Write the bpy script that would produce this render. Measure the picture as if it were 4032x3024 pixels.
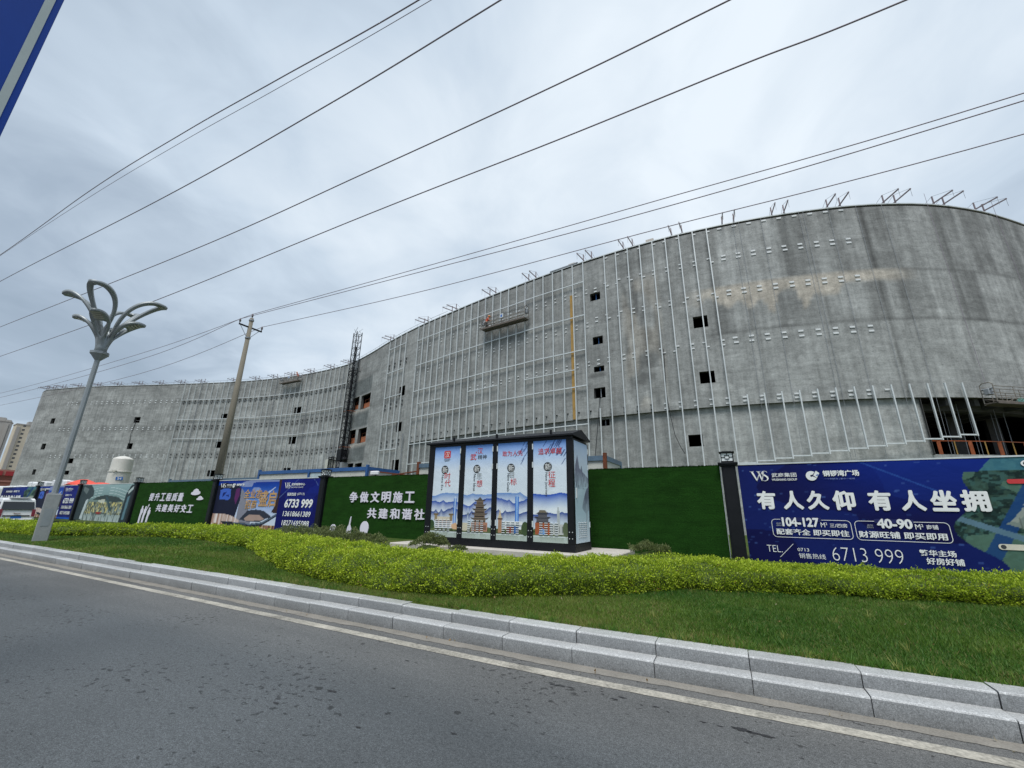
import bpy, bmesh, math, random
import numpy as np
from mathutils import Matrix, Vector
random.seed(7); RNG = np.random.default_rng(11)
SC = bpy.context.scene
COL = SC.collection
for o in list(bpy.data.objects): bpy.data.objects.remove(o)

# ------------------------------------------------------------------ camera
EYE = Vector((0, 0, 1.65))
cam_d = bpy.data.cameras.new('camera'); cam = bpy.data.objects.new('camera', cam_d); COL.objects.link(cam)
pitch, roll, yaw = math.atan(1650 / 5465), math.asin(95 / 5465), math.atan2(.478, .878)
Fw = Vector((0, math.cos(pitch), math.sin(pitch))); Up0 = Vector((0, -math.sin(pitch), math.cos(pitch))); Rt0 = Vector((1, 0, 0))
Up = math.cos(roll) * Up0 - math.sin(roll) * Rt0; Rt = math.cos(roll) * Rt0 + math.sin(roll) * Up0
m = Matrix((Rt, Up, -Fw)).transposed().to_4x4()
cam.matrix_world = Matrix.Translation(EYE) @ Matrix.Rotation(yaw, 4, 'Z') @ m
cam_d.sensor_width = 36; cam_d.lens = 1650 / 4032 * 36; cam_d.clip_start = .05; cam_d.clip_end = 3000
SC.camera = cam

# ------------------------------------------------------------------ sky + sun (overcast)
SUN_EL, SUN_AZ = math.radians(63), math.radians(-72)       # direction to the sun: azimuth measured from +X
w = bpy.data.worlds.new('World'); SC.world = w; w.use_nodes = True
nt = w.node_tree; N = nt.nodes; Lk = nt.links; N.clear()
out = N.new('ShaderNodeOutputWorld'); bg = N.new('ShaderNodeBackground'); bg2 = N.new('ShaderNodeBackground')
sky = N.new('ShaderNodeTexSky'); sky.sky_type = 'NISHITA'; sky.sun_disc = False
sky.sun_elevation = SUN_EL; sky.sun_rotation = math.pi / 2 - SUN_AZ
Lk.new(sky.outputs[0], bg2.inputs[0]); bg2.inputs[1].default_value = .05
tc = N.new('ShaderNodeTexCoord'); sep = N.new('ShaderNodeSeparateXYZ'); Lk.new(tc.outputs['Generated'], sep.inputs[0])
def wmath(op, a, b=None, c=None):
    n = N.new('ShaderNodeMath'); n.operation = op
    for i, x in enumerate((a, b, c)):
        if x is None: continue
        if isinstance(x, (int, float)): n.inputs[i].default_value = x
        else: Lk.new(x, n.inputs[i])
    return n.outputs[0]
zc = wmath('ADD', wmath('MAXIMUM', sep.outputs[2], 0), .22)
cx_ = wmath('DIVIDE', sep.outputs[0], zc); cy_ = wmath('DIVIDE', sep.outputs[1], zc)
cmb = N.new('ShaderNodeCombineXYZ'); Lk.new(cx_, cmb.inputs[0]); Lk.new(cy_, cmb.inputs[1])
def wnoise(scale, detail, rough, dist, off, sx=1.0, rot=.6):
    mp = N.new('ShaderNodeMapping'); Lk.new(cmb.outputs[0], mp.inputs[0]); mp.inputs['Location'].default_value = off
    mp.inputs['Rotation'].default_value = (0, 0, rot); mp.inputs['Scale'].default_value = (sx, 1, 1)
    n = N.new('ShaderNodeTexNoise'); Lk.new(mp.outputs[0], n.inputs['Vector'])
    n.inputs['Scale'].default_value = scale; n.inputs['Detail'].default_value = detail
    n.inputs['Roughness'].default_value = rough; n.inputs['Distortion'].default_value = dist
    return n.outputs[0]
n1 = wnoise(1.0, 4, .5, .6, (3.1, 1.7, 0), 1.0, .3); n2 = wnoise(3.0, 5, .55, .5, (7.3, 2.2, 4), 1.15, .9)
# the thinner, brighter part of the cloud deck
bd = (Matrix.Rotation(yaw, 3, 'Z') @ Vector((-.32, .72, .60))).normalized()
dp = N.new('ShaderNodeVectorMath'); dp.operation = 'DOT_PRODUCT'; dp.inputs[1].default_value = bd
Lk.new(tc.outputs['Generated'], dp.inputs[0])
bd = (Matrix.Rotation(yaw, 3, 'Z') @ Vector((.22, .72, .52))).normalized(); dp.inputs[1].default_value = bd
mr = N.new('ShaderNodeMapRange'); mr.interpolation_type = 'SMOOTHSTEP'; Lk.new(dp.outputs['Value'], mr.inputs[0])
mr.inputs[1].default_value = .45; mr.inputs[2].default_value = 1.0; mr.inputs[3].default_value = 0; mr.inputs[4].default_value = .36
fac = wmath('ADD', wmath('ADD', wmath('MULTIPLY', n1, .80), wmath('MULTIPLY', n2, .46)), wmath('SUBTRACT', mr.outputs[0], .25))
cr = N.new('ShaderNodeValToRGB'); Lk.new(fac, cr.inputs[0])
e = cr.color_ramp.elements; e[0].position = .18; e[0].color = (.30, .375, .46, 1); e[1].position = .86; e[1].color = (.80, .875, .94, 1)
x = e.new(.36); x.color = (.37, .45, .545, 1); x = e.new(.58); x.color = (.56, .655, .755, 1)
Lk.new(cr.outputs[0], bg.inputs[0]); bg.inputs[1].default_value = .475
add = N.new('ShaderNodeAddShader'); Lk.new(bg.outputs[0], add.inputs[0]); Lk.new(bg2.outputs[0], add.inputs[1]); 
bg2.inputs[1].default_value = .05 * .12
Lk.new(add.outputs[0], out.inputs[0])
sd = bpy.data.lights.new('sun', 'SUN'); so = bpy.data.objects.new('sun', sd); COL.objects.link(so)
sd.energy = 1.5; sd.angle = math.radians(22); sd.color = (1, .97, .93)
sv = Vector((math.cos(SUN_EL) * math.cos(SUN_AZ), math.cos(SUN_EL) * math.sin(SUN_AZ), math.sin(SUN_EL)))
so.rotation_euler = sv.to_track_quat('Z', 'Y').to_euler(); so.location = (0, 0, 60)
SC.view_settings.view_transform = 'Standard'; SC.view_settings.look = 'None'; SC.view_settings.gamma = 1
SC.view_settings.exposure = 1.12; SC.view_settings.use_curve_mapping = False

# ------------------------------------------------------------------ helpers
def lin(c):
    c = np.asarray(c, float) / 255
    return np.where(c <= .04045, c / 12.92, ((c + .055) / 1.055) ** 2.4)
def L4(*c): return tuple(lin(c)) + (1,)
def tag(o, label=None, cat=None, group=None, kind=None):
    if label: o['label'] = label
    if cat: o['category'] = cat
    if group: o['group'] = group
    if kind: o['kind'] = kind
    return o
def empty(name, loc=(0, 0, 0), rz=0, label=None, cat=None, group=None, kind=None, parent=None):
    o = bpy.data.objects.new(name, None); COL.objects.link(o); o.location = loc; o.rotation_euler = (0, 0, rz)
    o.empty_display_size = .2
    if parent: o.parent = parent
    return tag(o, label, cat, group, kind)
def link(name, me, mats, parent=None, loc=None, rz=None):
    o = bpy.data.objects.new(name, me); COL.objects.link(o)
    if mats is not None and not len(me.materials):
        for q in (mats if isinstance(mats, (list, tuple)) else [mats]): me.materials.append(q)
    if parent: o.parent = parent
    if loc is not None: o.location = loc
    if rz is not None: o.rotation_euler = (0, 0, rz)
    return o
def copy_tree(o, parent=None, **kw):
    c = o.copy(); COL.objects.link(c); c.parent = parent
    for ch in list(o.children): copy_tree(ch, c)
    return c

class MB:
    """collects simple solids into one bmesh"""
    def __init__(s): s.bm = bmesh.new()
    def box(s, a, b, bev=0, mat=None):
        a = Vector(a); b = Vector(b); M = Matrix.Translation((a + b) / 2) @ Matrix.Diagonal((*(b - a), 1))
        if mat is not None: M = mat @ M
        r = bmesh.ops.create_cube(s.bm, size=1, matrix=M)
        if bev:
            ed = list({e for v in r['verts'] for e in v.link_edges})
            bmesh.ops.bevel(s.bm, geom=ed, offset=bev, segments=1, affect='EDGES')
        return s
    def bar(s, p, q, w=.05, h=None, roll=0):
        p = Vector(p); q = Vector(q); d = q - p; h = h or w
        if d.length < 1e-6: return s
        M = Matrix.Translation((p + q) / 2) @ d.to_track_quat('Z', 'Y').to_matrix().to_4x4() @ Matrix.Rotation(roll, 4, 'Z') @ Matrix.Diagonal((w, h, d.length, 1))
        bmesh.ops.create_cube(s.bm, size=1, matrix=M); return s
    def rod(s, p, q, r=.03, r2=None, seg=8, caps=True):
        p = Vector(p); q = Vector(q); d = q - p
        M = Matrix.Translation((p + q) / 2) @ d.to_track_quat('Z', 'Y').to_matrix().to_4x4()
        bmesh.ops.create_cone(s.bm, cap_ends=caps, segments=seg, radius1=r, radius2=r if r2 is None else r2, depth=d.length, matrix=M); return s
    def tube(s, pts, r=.03, seg=6):
        for a, b in zip(pts, pts[1:]): s.rod(a, b, r, seg=seg)
        return s
    def lathe(s, prof, seg=24, c=(0, 0, 0)):
        rings = []
        for r, z in prof:
            rings.append([s.bm.verts.new((c[0] + max(r, 1e-4) * math.cos(2 * math.pi * k / seg), c[1] + max(r, 1e-4) * math.sin(2 * math.pi * k / seg), c[2] + z)) for k in range(seg)])
        for a, b in zip(rings, rings[1:]):
            for k in range(seg): s.bm.faces.new((a[k], a[(k + 1) % seg], b[(k + 1) % seg], b[k]))
        s.bm.faces.new(rings[0][::-1]); s.bm.faces.new(rings[-1]); return s
    def sphere(s, c, r, sc=(1, 1, 1), sub=2):
        bmesh.ops.create_icosphere(s.bm, subdivisions=sub, radius=r, matrix=Matrix.Translation(c) @ Matrix.Diagonal((*sc, 1))); return s
    def prism(s, pts, d0, d1, axis='y'):
        """polygon in the x-z plane (axis y) or y-z plane (axis x) or x-y (axis z), extruded"""
        def P(a, b, d): return {'y': (a, d, b), 'x': (d, a, b), 'z': (a, b, d)}[axis]
        A = [s.bm.verts.new(P(a, b, d0)) for a, b in pts]; B = [s.bm.verts.new(P(a, b, d1)) for a, b in pts]
        n = len(pts)
        s.bm.faces.new(A); s.bm.faces.new(B[::-1])
        for i in range(n): s.bm.faces.new((A[i], B[i], B[(i + 1) % n], A[(i + 1) % n]))
        return s
    def mesh(s, name, smooth=False):
        bmesh.ops.recalc_face_normals(s.bm, faces=s.bm.faces)
        me = bpy.data.meshes.new(name); s.bm.to_mesh(me); s.bm.free()
        if smooth: me.shade_smooth()
        return me
    def build(s, name, mats, parent=None, smooth=False, loc=None, rz=None):
        return link(name, s.mesh(name, smooth), mats, parent, loc, rz)

def fast_mesh(name, verts, k):
    """verts (n*k,3): n separate k-gons"""
    n = len(verts) // k
    me = bpy.data.meshes.new(name)
    me.vertices.add(len(verts)); me.vertices.foreach_set('co', np.ascontiguousarray(verts, dtype=np.float32).ravel())
    me.loops.add(n * k); me.loops.foreach_set('vertex_index', np.arange(n * k, dtype=np.int32))
    me.polygons.add(n); me.polygons.foreach_set('loop_start', np.arange(0, n * k, k, dtype=np.int32))
    me.update(calc_edges=True); return me
def grid_mesh(name, P, skip=None, flip=False):
    """P (nx,nz,3)"""
    nx, nz = P.shape[:2]
    idx = np.arange(nx * nz).reshape(nx, nz)
    q = np.stack([idx[:-1, :-1], idx[1:, :-1], idx[1:, 1:], idx[:-1, 1:]], -1)
    if flip: q = q[..., ::-1]
    q = q[~skip] if skip is not None else q.reshape(-1, 4)
    me = bpy.data.meshes.new(name)
    me.vertices.add(nx * nz); me.vertices.foreach_set('co', np.ascontiguousarray(P, dtype=np.float32).ravel())
    n = len(q); me.loops.add(n * 4); me.loops.foreach_set('vertex_index', q.astype(np.int32).ravel())
    me.polygons.add(n); me.polygons.foreach_set('loop_start', np.arange(0, n * 4, 4, dtype=np.int32))
    me.update(calc_edges=True); return me
def point_color(me, arr, name='tone'):
    a = me.color_attributes.new(name, 'FLOAT_COLOR', 'POINT'); c = np.ones((len(me.vertices), 4), np.float32); c[:, :3] = arr.reshape(-1, 3)
    a.data.foreach_set('color', c.ravel())
def point_vec(me, arr, name):
    a = me.attributes.new(name, 'FLOAT_VECTOR', 'POINT'); a.data.foreach_set('vector', np.ascontiguousarray(arr, dtype=np.float32).ravel())

# ------------------------------------------------------------------ materials
class Mat:
    def __init__(s, name, col=(.5, .5, .5), rough=.7, metal=0, spec=.5):
        s.m = bpy.data.materials.new(name); s.m.use_nodes = True; s.t = s.m.node_tree; s.n = s.t.nodes; s.l = s.t.links
        s.b = s.n['Principled BSDF']; s.b.inputs['Base Color'].default_value = tuple(col)[:3] + (1,)
        s.b.inputs['Roughness'].default_value = rough; s.b.inputs['Metallic'].default_value = metal
        s.b.inputs['Specular IOR Level'].default_value = spec
        s.col = s.b.inputs['Base Color']
    def coord(s, kind='Object', scale=(1, 1, 1), attr=None):
        if attr: c = s.n.new('ShaderNodeAttribute'); c.attribute_name = attr; o = c.outputs['Vector']
        else: c = s.n.new('ShaderNodeTexCoord'); o = c.outputs[kind]
        mp = s.n.new('ShaderNodeMapping'); s.l.new(o, mp.inputs[0]); mp.inputs['Scale'].default_value = scale; return mp.outputs[0]
    def noise(s, vec, scale=5, detail=4, rough=.55, dist=0):
        n = s.n.new('ShaderNodeTexNoise'); s.l.new(vec, n.inputs['Vector']); n.inputs['Scale'].default_value = scale
        n.inputs['Detail'].default_value = detail; n.inputs['Roughness'].default_value = rough; n.inputs['Distortion'].default_value = dist
        return n.outputs[0]
    def rng(s, v, a, b, c, d):
        n = s.n.new('ShaderNodeMapRange'); s.l.new(v, n.inputs[0])
        for i, x in enumerate((a, b, c, d)): n.inputs[i + 1].default_value = x
        return n.outputs[0]
    def math(s, op, a, b=0.0):
        n = s.n.new('ShaderNodeMath'); n.operation = op
        for i, x in enumerate((a, b)):
            if isinstance(x, (int, float)): n.inputs[i].default_value = x
            else: s.l.new(x, n.inputs[i])
        return n.outputs[0]
    def mix(s, f, a, b, mode='MIX'):
        n = s.n.new('ShaderNodeMix'); n.data_type = 'RGBA'; n.blend_type = mode
        if isinstance(f, (int, float)): n.inputs[0].default_value = f
        else: s.l.new(f, n.inputs[0])
        for i, x in ((6, a), (7, b)):
            if isinstance(x, (tuple, list)): n.inputs[i].default_value = tuple(x)[:3] + (1,)
            else: s.l.new(x, n.inputs[i])
        return n.outputs[2]
    def scale(s, c, f):
        """colour times a float"""
        n = s.n.new('ShaderNodeVectorMath'); n.operation = 'SCALE'
        if isinstance(c, (tuple, list)): n.inputs[0].default_value = c[:3]
        else: s.l.new(c, n.inputs[0])
        s.l.new(f, n.inputs['Scale']); return n.outputs[0]
    def attr(s, name='tone'):
        c = s.n.new('ShaderNodeAttribute'); c.attribute_name = name; return c.outputs['Color']
    def bump(s, h, strength=.3, dist=.02):
        b = s.n.new('ShaderNodeBump'); s.l.new(h, b.inputs['Height']); b.inputs['Strength'].default_value = strength
        b.inputs['Distance'].default_value = dist; s.l.new(b.outputs[0], s.b.inputs['Normal'])
    def setc(s, c): s.l.new(c, s.col); return s.m
def simple(name, col, rough=.6, metal=0, var=.12, scale=3, spec=.5, bump=0):
    M = Mat(name, col, rough, metal, spec); v = M.coord()
    a = M.noise(v, scale, 5, .6); b = M.noise(v, scale * 9, 3, .6)
    f = M.math('ADD', M.rng(a, .3, .7, 1 - var, 1 + var), M.rng(b, .3, .7, -var * .5, var * .5))
    M.setc(M.scale(tuple(col), f))
    M.l.new(M.rng(a, .3, .7, max(rough - .08, .02), min(rough + .1, 1)), M.b.inputs['Roughness'])
    if bump: M.bump(b, bump, .01)
    return M.m
MAT = {}
MAT['galv'] = simple('galvanised steel', (.60, .64, .65), .4, .15, .10, 4)
MAT['galv_dull'] = simple('dull galvanised steel', (.30, .32, .34), .5, .4, .15, 4)
MAT['lug_dark'] = simple('dark bracket steel', (.07, .075, .08), .6, .3, .2, 5)
MAT['lug_white'] = simple('bright bracket plate', (.64, .67, .68), .45, 0, .1, 5)
MAT['black_metal'] = simple('black painted metal', (.006, .008, .011), .5, 0, .2, 2, spec=.25)
MAT['charcoal'] = simple('charcoal painted steel', (.007, .008, .011), .5, 0, .15, 3, spec=.25)
MAT['blue_frame'] = simple('blue painted frame', (.025, .10, .28), .45, .1, .2, 2)
MAT['bluegrey_frame'] = simple('weathered blue frame', (.10, .16, .22), .5, .1, .2, 2)
MAT['rust'] = simple('rusty steel', (.15, .045, .018), .85, .1, .35, 8, bump=.4)
MAT['rig'] = simple('oxide painted beam', (.27, .215, .225), .6, .2, .2, 3)
MAT['orange'] = simple('orange net board', (.36, .12, .05), .7, 0, .25, 2)
MAT['orange_paint'] = simple('orange painted rail', (.34, .085, .025), .55, .1, .25, 3)
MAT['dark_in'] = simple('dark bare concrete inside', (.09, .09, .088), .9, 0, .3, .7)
MAT['white_letter'] = simple('white foam letter', (.72, .70, .80), .6, 0, .04, 2)
MAT['white_print'] = simple('white print', (.78, .80, .80), .6, 0, .03, 2)
MAT['gold_print'] = simple('gold print', (.50, .30, .13), .5, 0, .3, 4)
MAT['red_print'] = simple('red print', (.55, .035, .04), .6, 0, .05, 4)
MAT['dark_print'] = simple('dark ink', (.035, .04, .045), .6, 0, .05, 4)
MAT['grey_print'] = simple('grey ink', (.33, .36, .37), .6, 0, .15, 6)
MAT['pale_blue_print'] = simple('pale blue print', (.20, .26, .48), .6, 0, .05, 4)
MAT['lamp_white'] = simple('opal lamp pane', (.78, .82, .82), .4, 0, .03, 4)
MAT['lamp_grey'] = simple('grey lamp post paint', (.27, .30, .31), .45, .3, .06, 2)
MAT['lamp_under'] = simple('lamp underside paint', (.13, .14, .15), .5, .2, .1, 2)
MAT['led'] = simple('led lens', (.42, .42, .36), .3, 0, .05, 6)
MAT['pole_conc'] = simple('aged pole concrete', (.175, .160, .125), .85, 0, .12, 1.2, bump=.2)
MAT['wire'] = simple('weathered cable', (.27, .235, .28), .6, .1, .1, 3)
MAT['ceramic'] = simple('insulator ceramic', (.16, .13, .13), .25, 0, .1, 5)
MAT['tank'] = simple('cream tank paint', (.62, .61, .56), .45, 0, .06, 1)
MAT['plate_blue'] = simple('blue plate', (.03, .14, .45), .45, 0, .05, 3)
MAT['red_tarp'] = simple('red tarpaulin', (.72, .07, .035), .55, 0, .12, 1.5)
MAT['white_sack'] = simple('white woven sack', (.70, .72, .74), .7, 0, .12, 2)
MAT['cabin_panel'] = simple('cabin wall panel', (.52, .53, .48), .6, 0, .10, 1.5)
MAT['slab'] = simple('plinth concrete', (.50, .47, .43), .85, 0, .12, 1.5, bump=.2)
MAT['sign_blue'] = simple('sign blue sheeting', (.008, .05, .29), .6, 0, .06, .6, spec=.2)
MAT['sign_white'] = simple('sign white sheeting', (.42, .48, .47), .45, 0, .05, .8)
MAT['helmet_orange'] = simple('orange helmet', (.80, .30, .08), .35, 0, .03)
MAT['helmet_yellow'] = simple('yellow helmet', (.85, .70, .10), .35, 0, .03)
MAT['helmet_dark'] = simple('dark red helmet', (.16, .05, .06), .35, 0, .03)
MAT['vest'] = simple('orange red vest', (.75, .09, .03), .7, 0, .1, 9)
MAT['cloth_dark'] = simple('dark work clothes', (.02, .022, .035), .85, 0, .15, 9)
MAT['cloth_grey'] = simple('grey work clothes', (.25, .26, .27), .85, 0, .15, 9)
MAT['skin'] = simple('skin', (.36, .20, .13), .55, 0, .05, 9)
MAT['gondola'] = simple('gondola frame paint', (.22, .20, .17), .55, .3, .2, 2)
MAT['gondola_deck'] = simple('gondola deck', (.13, .11, .095), .7, .1, .3, 2)
MAT['timber'] = simple('plywood strip', (.36, .22, .06), .75, 0, .2, 1.5)
MAT['car_white'] = simple('white car paint', (.70, .71, .72), .18, 0, .01, 1, spec=.6)
MAT['glass_dark'] = simple('tinted glass', (.010, .012, .014), .07, 0, .05, 1, spec=.8)
MAT['tail_red'] = simple('tail lamp red', (.20, .008, .02), .15, 0, .05, 1, spec=.7)
MAT['rubber'] = simple('rubber', (.02, .02, .02), .8, 0, .1, 4)
MAT['tower_cream'] = simple('cream render far', (.52, .47, .37), .8, 0, .05, .1)
MAT['tower_grey'] = simple('grey render far', (.33, .32, .30), .8, 0, .05, .1)
MAT['tower_window'] = simple('far window', (.07, .075, .08), .3, 0, .1, .2)
MAT['brick_far'] = simple('red brown render far', (.21, .085, .06), .85, 0, .15, .2)
MAT['sign_red_far'] = simple('red sign letter far', (.28, .015, .02), .6, 0, .1, .2)

def m_concrete():
    M = Mat('raw concrete wall', rough=.88, spec=.25)
    sz = M.coord(attr='sz', scale=(1, 1, 1))
    szs = M.coord(attr='sz', scale=(2.6, .16, 1)); szr = M.coord(attr='sz', scale=(.55, 2.6, 1))
    big = M.noise(sz, .35, 5, .6, .4); mid = M.noise(sz, 2.2, 5, .65, .3); fine = M.noise(sz, 9, 4, .7)
    streak = M.noise(szs, 1.0, 4, .6); rows = M.noise(szr, 1.1, 4, .65, .5)
    br = M.n.new('ShaderNodeTexBrick'); M.l.new(sz, br.inputs['Vector']); br.offset = .35; br.inputs['Scale'].default_value = 1
    br.inputs['Brick Width'].default_value = 1.5; br.inputs['Row Height'].default_value = .78; br.inputs['Mortar Size'].default_value = .016
    br.inputs['Mortar Smooth'].default_value = .7
    br.inputs['Color1'].default_value = (.80,) * 3 + (1,); br.inputs['Color2'].default_value = (1.14,) * 3 + (1,); br.inputs['Mortar'].default_value = (.66,) * 3 + (1,)
    f = M.math('MULTIPLY', M.rng(big, .3, .7, .80, 1.16), M.rng(mid, .3, .7, .80, 1.18))
    f = M.math('MULTIPLY', f, M.rng(streak, .3, .7, .80, 1.15)); f = M.math('MULTIPLY', f, M.rng(fine, .3, .7, .82, 1.16))
    pit = M.noise(M.coord(attr='sz', scale=(1, 1.6, 1)), 4.5, 2, .5, .8); f = M.math('MULTIPLY', f, M.rng(pit, .60, .72, 1, .80)); f = M.math('MULTIPLY', f, M.rng(rows, .3, .7, .85, 1.12))
    c = M.scale(M.attr('tone'), f)
    g_ = M.n.new('ShaderNodeSeparateXYZ'); M.l.new(sz, g_.inputs[0]); c = M.mix(M.math('MULTIPLY', M.rng(g_.outputs[0], -60, -35, 1.0, .35), M.rng(mid, .3, .7, .4, 1)), c, br.outputs['Color'], 'MULTIPLY')
    M.bump(M.math('ADD', mid, M.math('MULTIPLY', rows, 1.2)), .35, .03)
    return M.setc(c)
MAT['concrete'] = m_concrete()
def m_print():
    M = Mat('printed banner', rough=.6, spec=.15); v = M.coord()
    n = M.noise(v, .9, 4, .6, 1.2); f = M.rng(n, .3, .7, .90, 1.0)
    M.bump(n, .35, .05); return M.setc(M.scale(M.attr('tone'), f))
MAT['print'] = m_print()
def m_turf():
    M = Mat('artificial turf', rough=.95, spec=.1); v = M.coord(scale=(1, 1, 2.4)); v2 = M.coord(scale=(.5, 1, 9))
    a = M.noise(v, 1.3, 4, .6); b = M.noise(v, 28, 3, .75); c = M.noise(v2, 3.0, 4, .7)
    f = M.math('MULTIPLY', M.rng(a, .3, .7, .78, 1.2), M.rng(b, .3, .7, .45, 1.55)); f = M.math('MULTIPLY', f, M.rng(c, .35, .65, .84, 1.14))
    M.bump(b, .9, .03); return M.setc(M.scale((.013, .052, .007), f))
MAT['turf'] = m_turf()
def m_asphalt():
    M = Mat('worn asphalt', rough=.86, spec=.3); v = M.coord(); 
    a = M.noise(v, .22, 4, .55, .5); b = M.noise(v, 130, 3, .7); b2 = M.noise(v, 45, 3, .75); c = M.noise(M.coord(scale=(.25, 1.2, 1)), .8, 4, .6)
    f = M.math('MULTIPLY', M.rng(a, .3, .7, .80, 1.18), M.rng(b, .3, .7, .25, 1.75)); f = M.math('MULTIPLY', f, M.rng(b2, .3, .7, .62, 1.40)); f = M.math('MULTIPLY', f, M.rng(M.noise(v, 16, 3, .7), .3, .7, .86, 1.14))
    f = M.math('MULTIPLY', f, M.rng(c, .3, .7, .90, 1.1))
    # drip spots, denser in patches
    sp = M.noise(M.coord(scale=(.8, 1.0, 1)), 15, 2.5, .55, .4); ar = M.noise(v, .55, 3, .6)
    thr = M.rng(ar, .40, .62, .71, .585)
    d = M.math('SUBTRACT', sp, thr); k = M.rng(d, 0, .035, 1, .42); f = M.math('MULTIPLY', f, k)
    # dust towards the kerb
    g = M.n.new('ShaderNodeSeparateXYZ'); M.l.new(M.coord(), g.inputs[0])
    dust = M.math('MULTIPLY', M.rng(g.outputs[1], 3.3, 4.9, 0, 1), M.rng(c, .2, .8, .5, 1))
    col = M.mix(M.math('MULTIPLY', dust, .60), (.080, .089, .095), (.175, .165, .15))
    M.bump(b, .6, .006)
    return M.setc(M.scale(col, f))
MAT['asphalt'] = m_asphalt()
def m_line():
    M = Mat('worn road paint', rough=.7); v = M.coord(); a = M.noise(v, 26, 4, .75); b = M.noise(v, 2.2, 3, .6)
    f = M.rng(M.math('ADD', a, M.math('MULTIPLY', b, .8)), .70, 1.12, 1.08, .36)
    return M.setc(M.scale((.43, .405, .345), f))
MAT['line'] = m_line()
def m_dust():
    M = Mat('gutter grit', rough=.95, spec=.1); v = M.coord(); a = M.noise(v, 60, 3, .7); b = M.noise(v, 3, 3, .6)
    return M.setc(M.scale((.235, .222, .198), M.math('MULTIPLY', M.rng(a, .3, .7, .8, 1.2), M.rng(b, .3, .7, .85, 1.1))))
MAT['grit'] = m_dust()
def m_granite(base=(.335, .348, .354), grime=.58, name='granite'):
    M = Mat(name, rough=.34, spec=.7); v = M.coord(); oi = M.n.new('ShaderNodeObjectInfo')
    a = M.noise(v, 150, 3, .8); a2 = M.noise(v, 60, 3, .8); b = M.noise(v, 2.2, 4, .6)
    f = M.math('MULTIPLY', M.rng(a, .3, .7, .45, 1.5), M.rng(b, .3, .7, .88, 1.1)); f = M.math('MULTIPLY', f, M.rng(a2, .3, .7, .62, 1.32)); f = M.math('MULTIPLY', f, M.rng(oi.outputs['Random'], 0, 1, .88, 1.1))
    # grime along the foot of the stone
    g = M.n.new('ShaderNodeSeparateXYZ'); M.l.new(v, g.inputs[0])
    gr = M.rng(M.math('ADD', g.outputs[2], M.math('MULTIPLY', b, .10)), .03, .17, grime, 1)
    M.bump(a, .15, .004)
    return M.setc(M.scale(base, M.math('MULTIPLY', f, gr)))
MAT['granite'] = m_granite(); MAT['granite_lit_top'] = m_granite((.47, .48, .478), .9, 'granite painted lit top')  # second granite is paler: light from above put into the colour
def m_soil():
    M = Mat('lawn ground', rough=.95, spec=.1); v = M.coord(); a = M.noise(v, 1.1, 4, .6); b = M.noise(v, 30, 4, .75)
    c = M.mix(M.rng(a, .35, .65, 0, 1), (.032, .075, .012), (.085, .100, .030))
    return M.setc(M.scale(c, M.rng(b, .3, .7, .5, 1.5)))
MAT['soil'] = m_soil()
def m_site():
    M = Mat('bare earth', rough=.95, spec=.1); v = M.coord(); a = M.noise(v, .5, 4, .6)
    return M.setc(M.scale((.20, .175, .14), M.rng(a, .3, .7, .8, 1.2)))
MAT['earth'] = m_site()
def m_leaf(name, rough=.45, trans=.35):
    M = Mat(name, rough=rough, spec=.35); M.l.new(M.attr('tone'), M.col)
    tr = M.n.new('ShaderNodeBsdfTranslucent'); M.l.new(M.attr('tone'), tr.inputs[0]); mx = M.n.new('ShaderNodeMixShader'); mx.inputs[0].default_value = trans
    M.l.new(M.b.outputs[0], mx.inputs[1]); M.l.new(tr.outputs[0], mx.inputs[2]); M.l.new(mx.outputs[0], M.n['Material Output'].inputs[0]); return M.m
MAT['leaf'] = m_leaf('hedge leaf'); MAT['grass'] = m_leaf('grass blade', .55, .3)
MAT['hedge_core'] = simple('hedge twigs', (.065, .10, .018), .9, 0, .3, 6)

# ------------------------------------------------------------------ ground profile, road, kerb
def kerb_dv(u): return .038 * (math.log1p(math.exp(2.2 * (u + 2.4))) / 2.2)
def ground_z(u, v):
    z = .285 + .13 * min(max((v - 5.55) / 5.5, 0), 1) + .06 * min(max((v - 11) / 3, 0), 1)
    t = min(max((-u - 33) / 7, 0), 1) * min(max((v - 8) / 1.2, 0), 1)
    return z * (1 - t) + .10 * t
def strip(name, v0, v1, z, mat, u0=-140, u1=34, kind='structure', n=120, follow=True, jit=0):
    us = np.concatenate([np.linspace(u0, -20, 24)[:-1], np.linspace(-20, u1, n)])
    P = np.zeros((len(us), 2, 3))
    for i, u in enumerate(us):
        d = kerb_dv(u) if follow else 0
        P[i, 0] = (u, v0 + (d if v0 > 0 else 0) + jit * (random.random() - .5) * 2 + jit * 2 * math.sin(u * 2.3) * math.sin(u * .9), z); P[i, 1] = (u, v1 + d + (jit * .4 * (random.random() - .5) if v1 < 5 else 0), z)
    o = link(name, grid_mesh(name, P), mat); tag(o, kind=kind); return o
o = strip('road', -16, 5.14, 0, MAT['asphalt']); o['label'] = 'grey worn asphalt carriageway with dark drip marks'
strip('road_edge_line', 4.64, 4.79, .004, MAT['line'], n=900, jit=.003)['label'] = 'worn white edge line painted along the kerb'
strip('gutter_grit', 4.95, 5.14, .004, MAT['grit'], n=700, jit=.012)['label'] = 'beige strip of dust and grit in the gutter'
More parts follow.
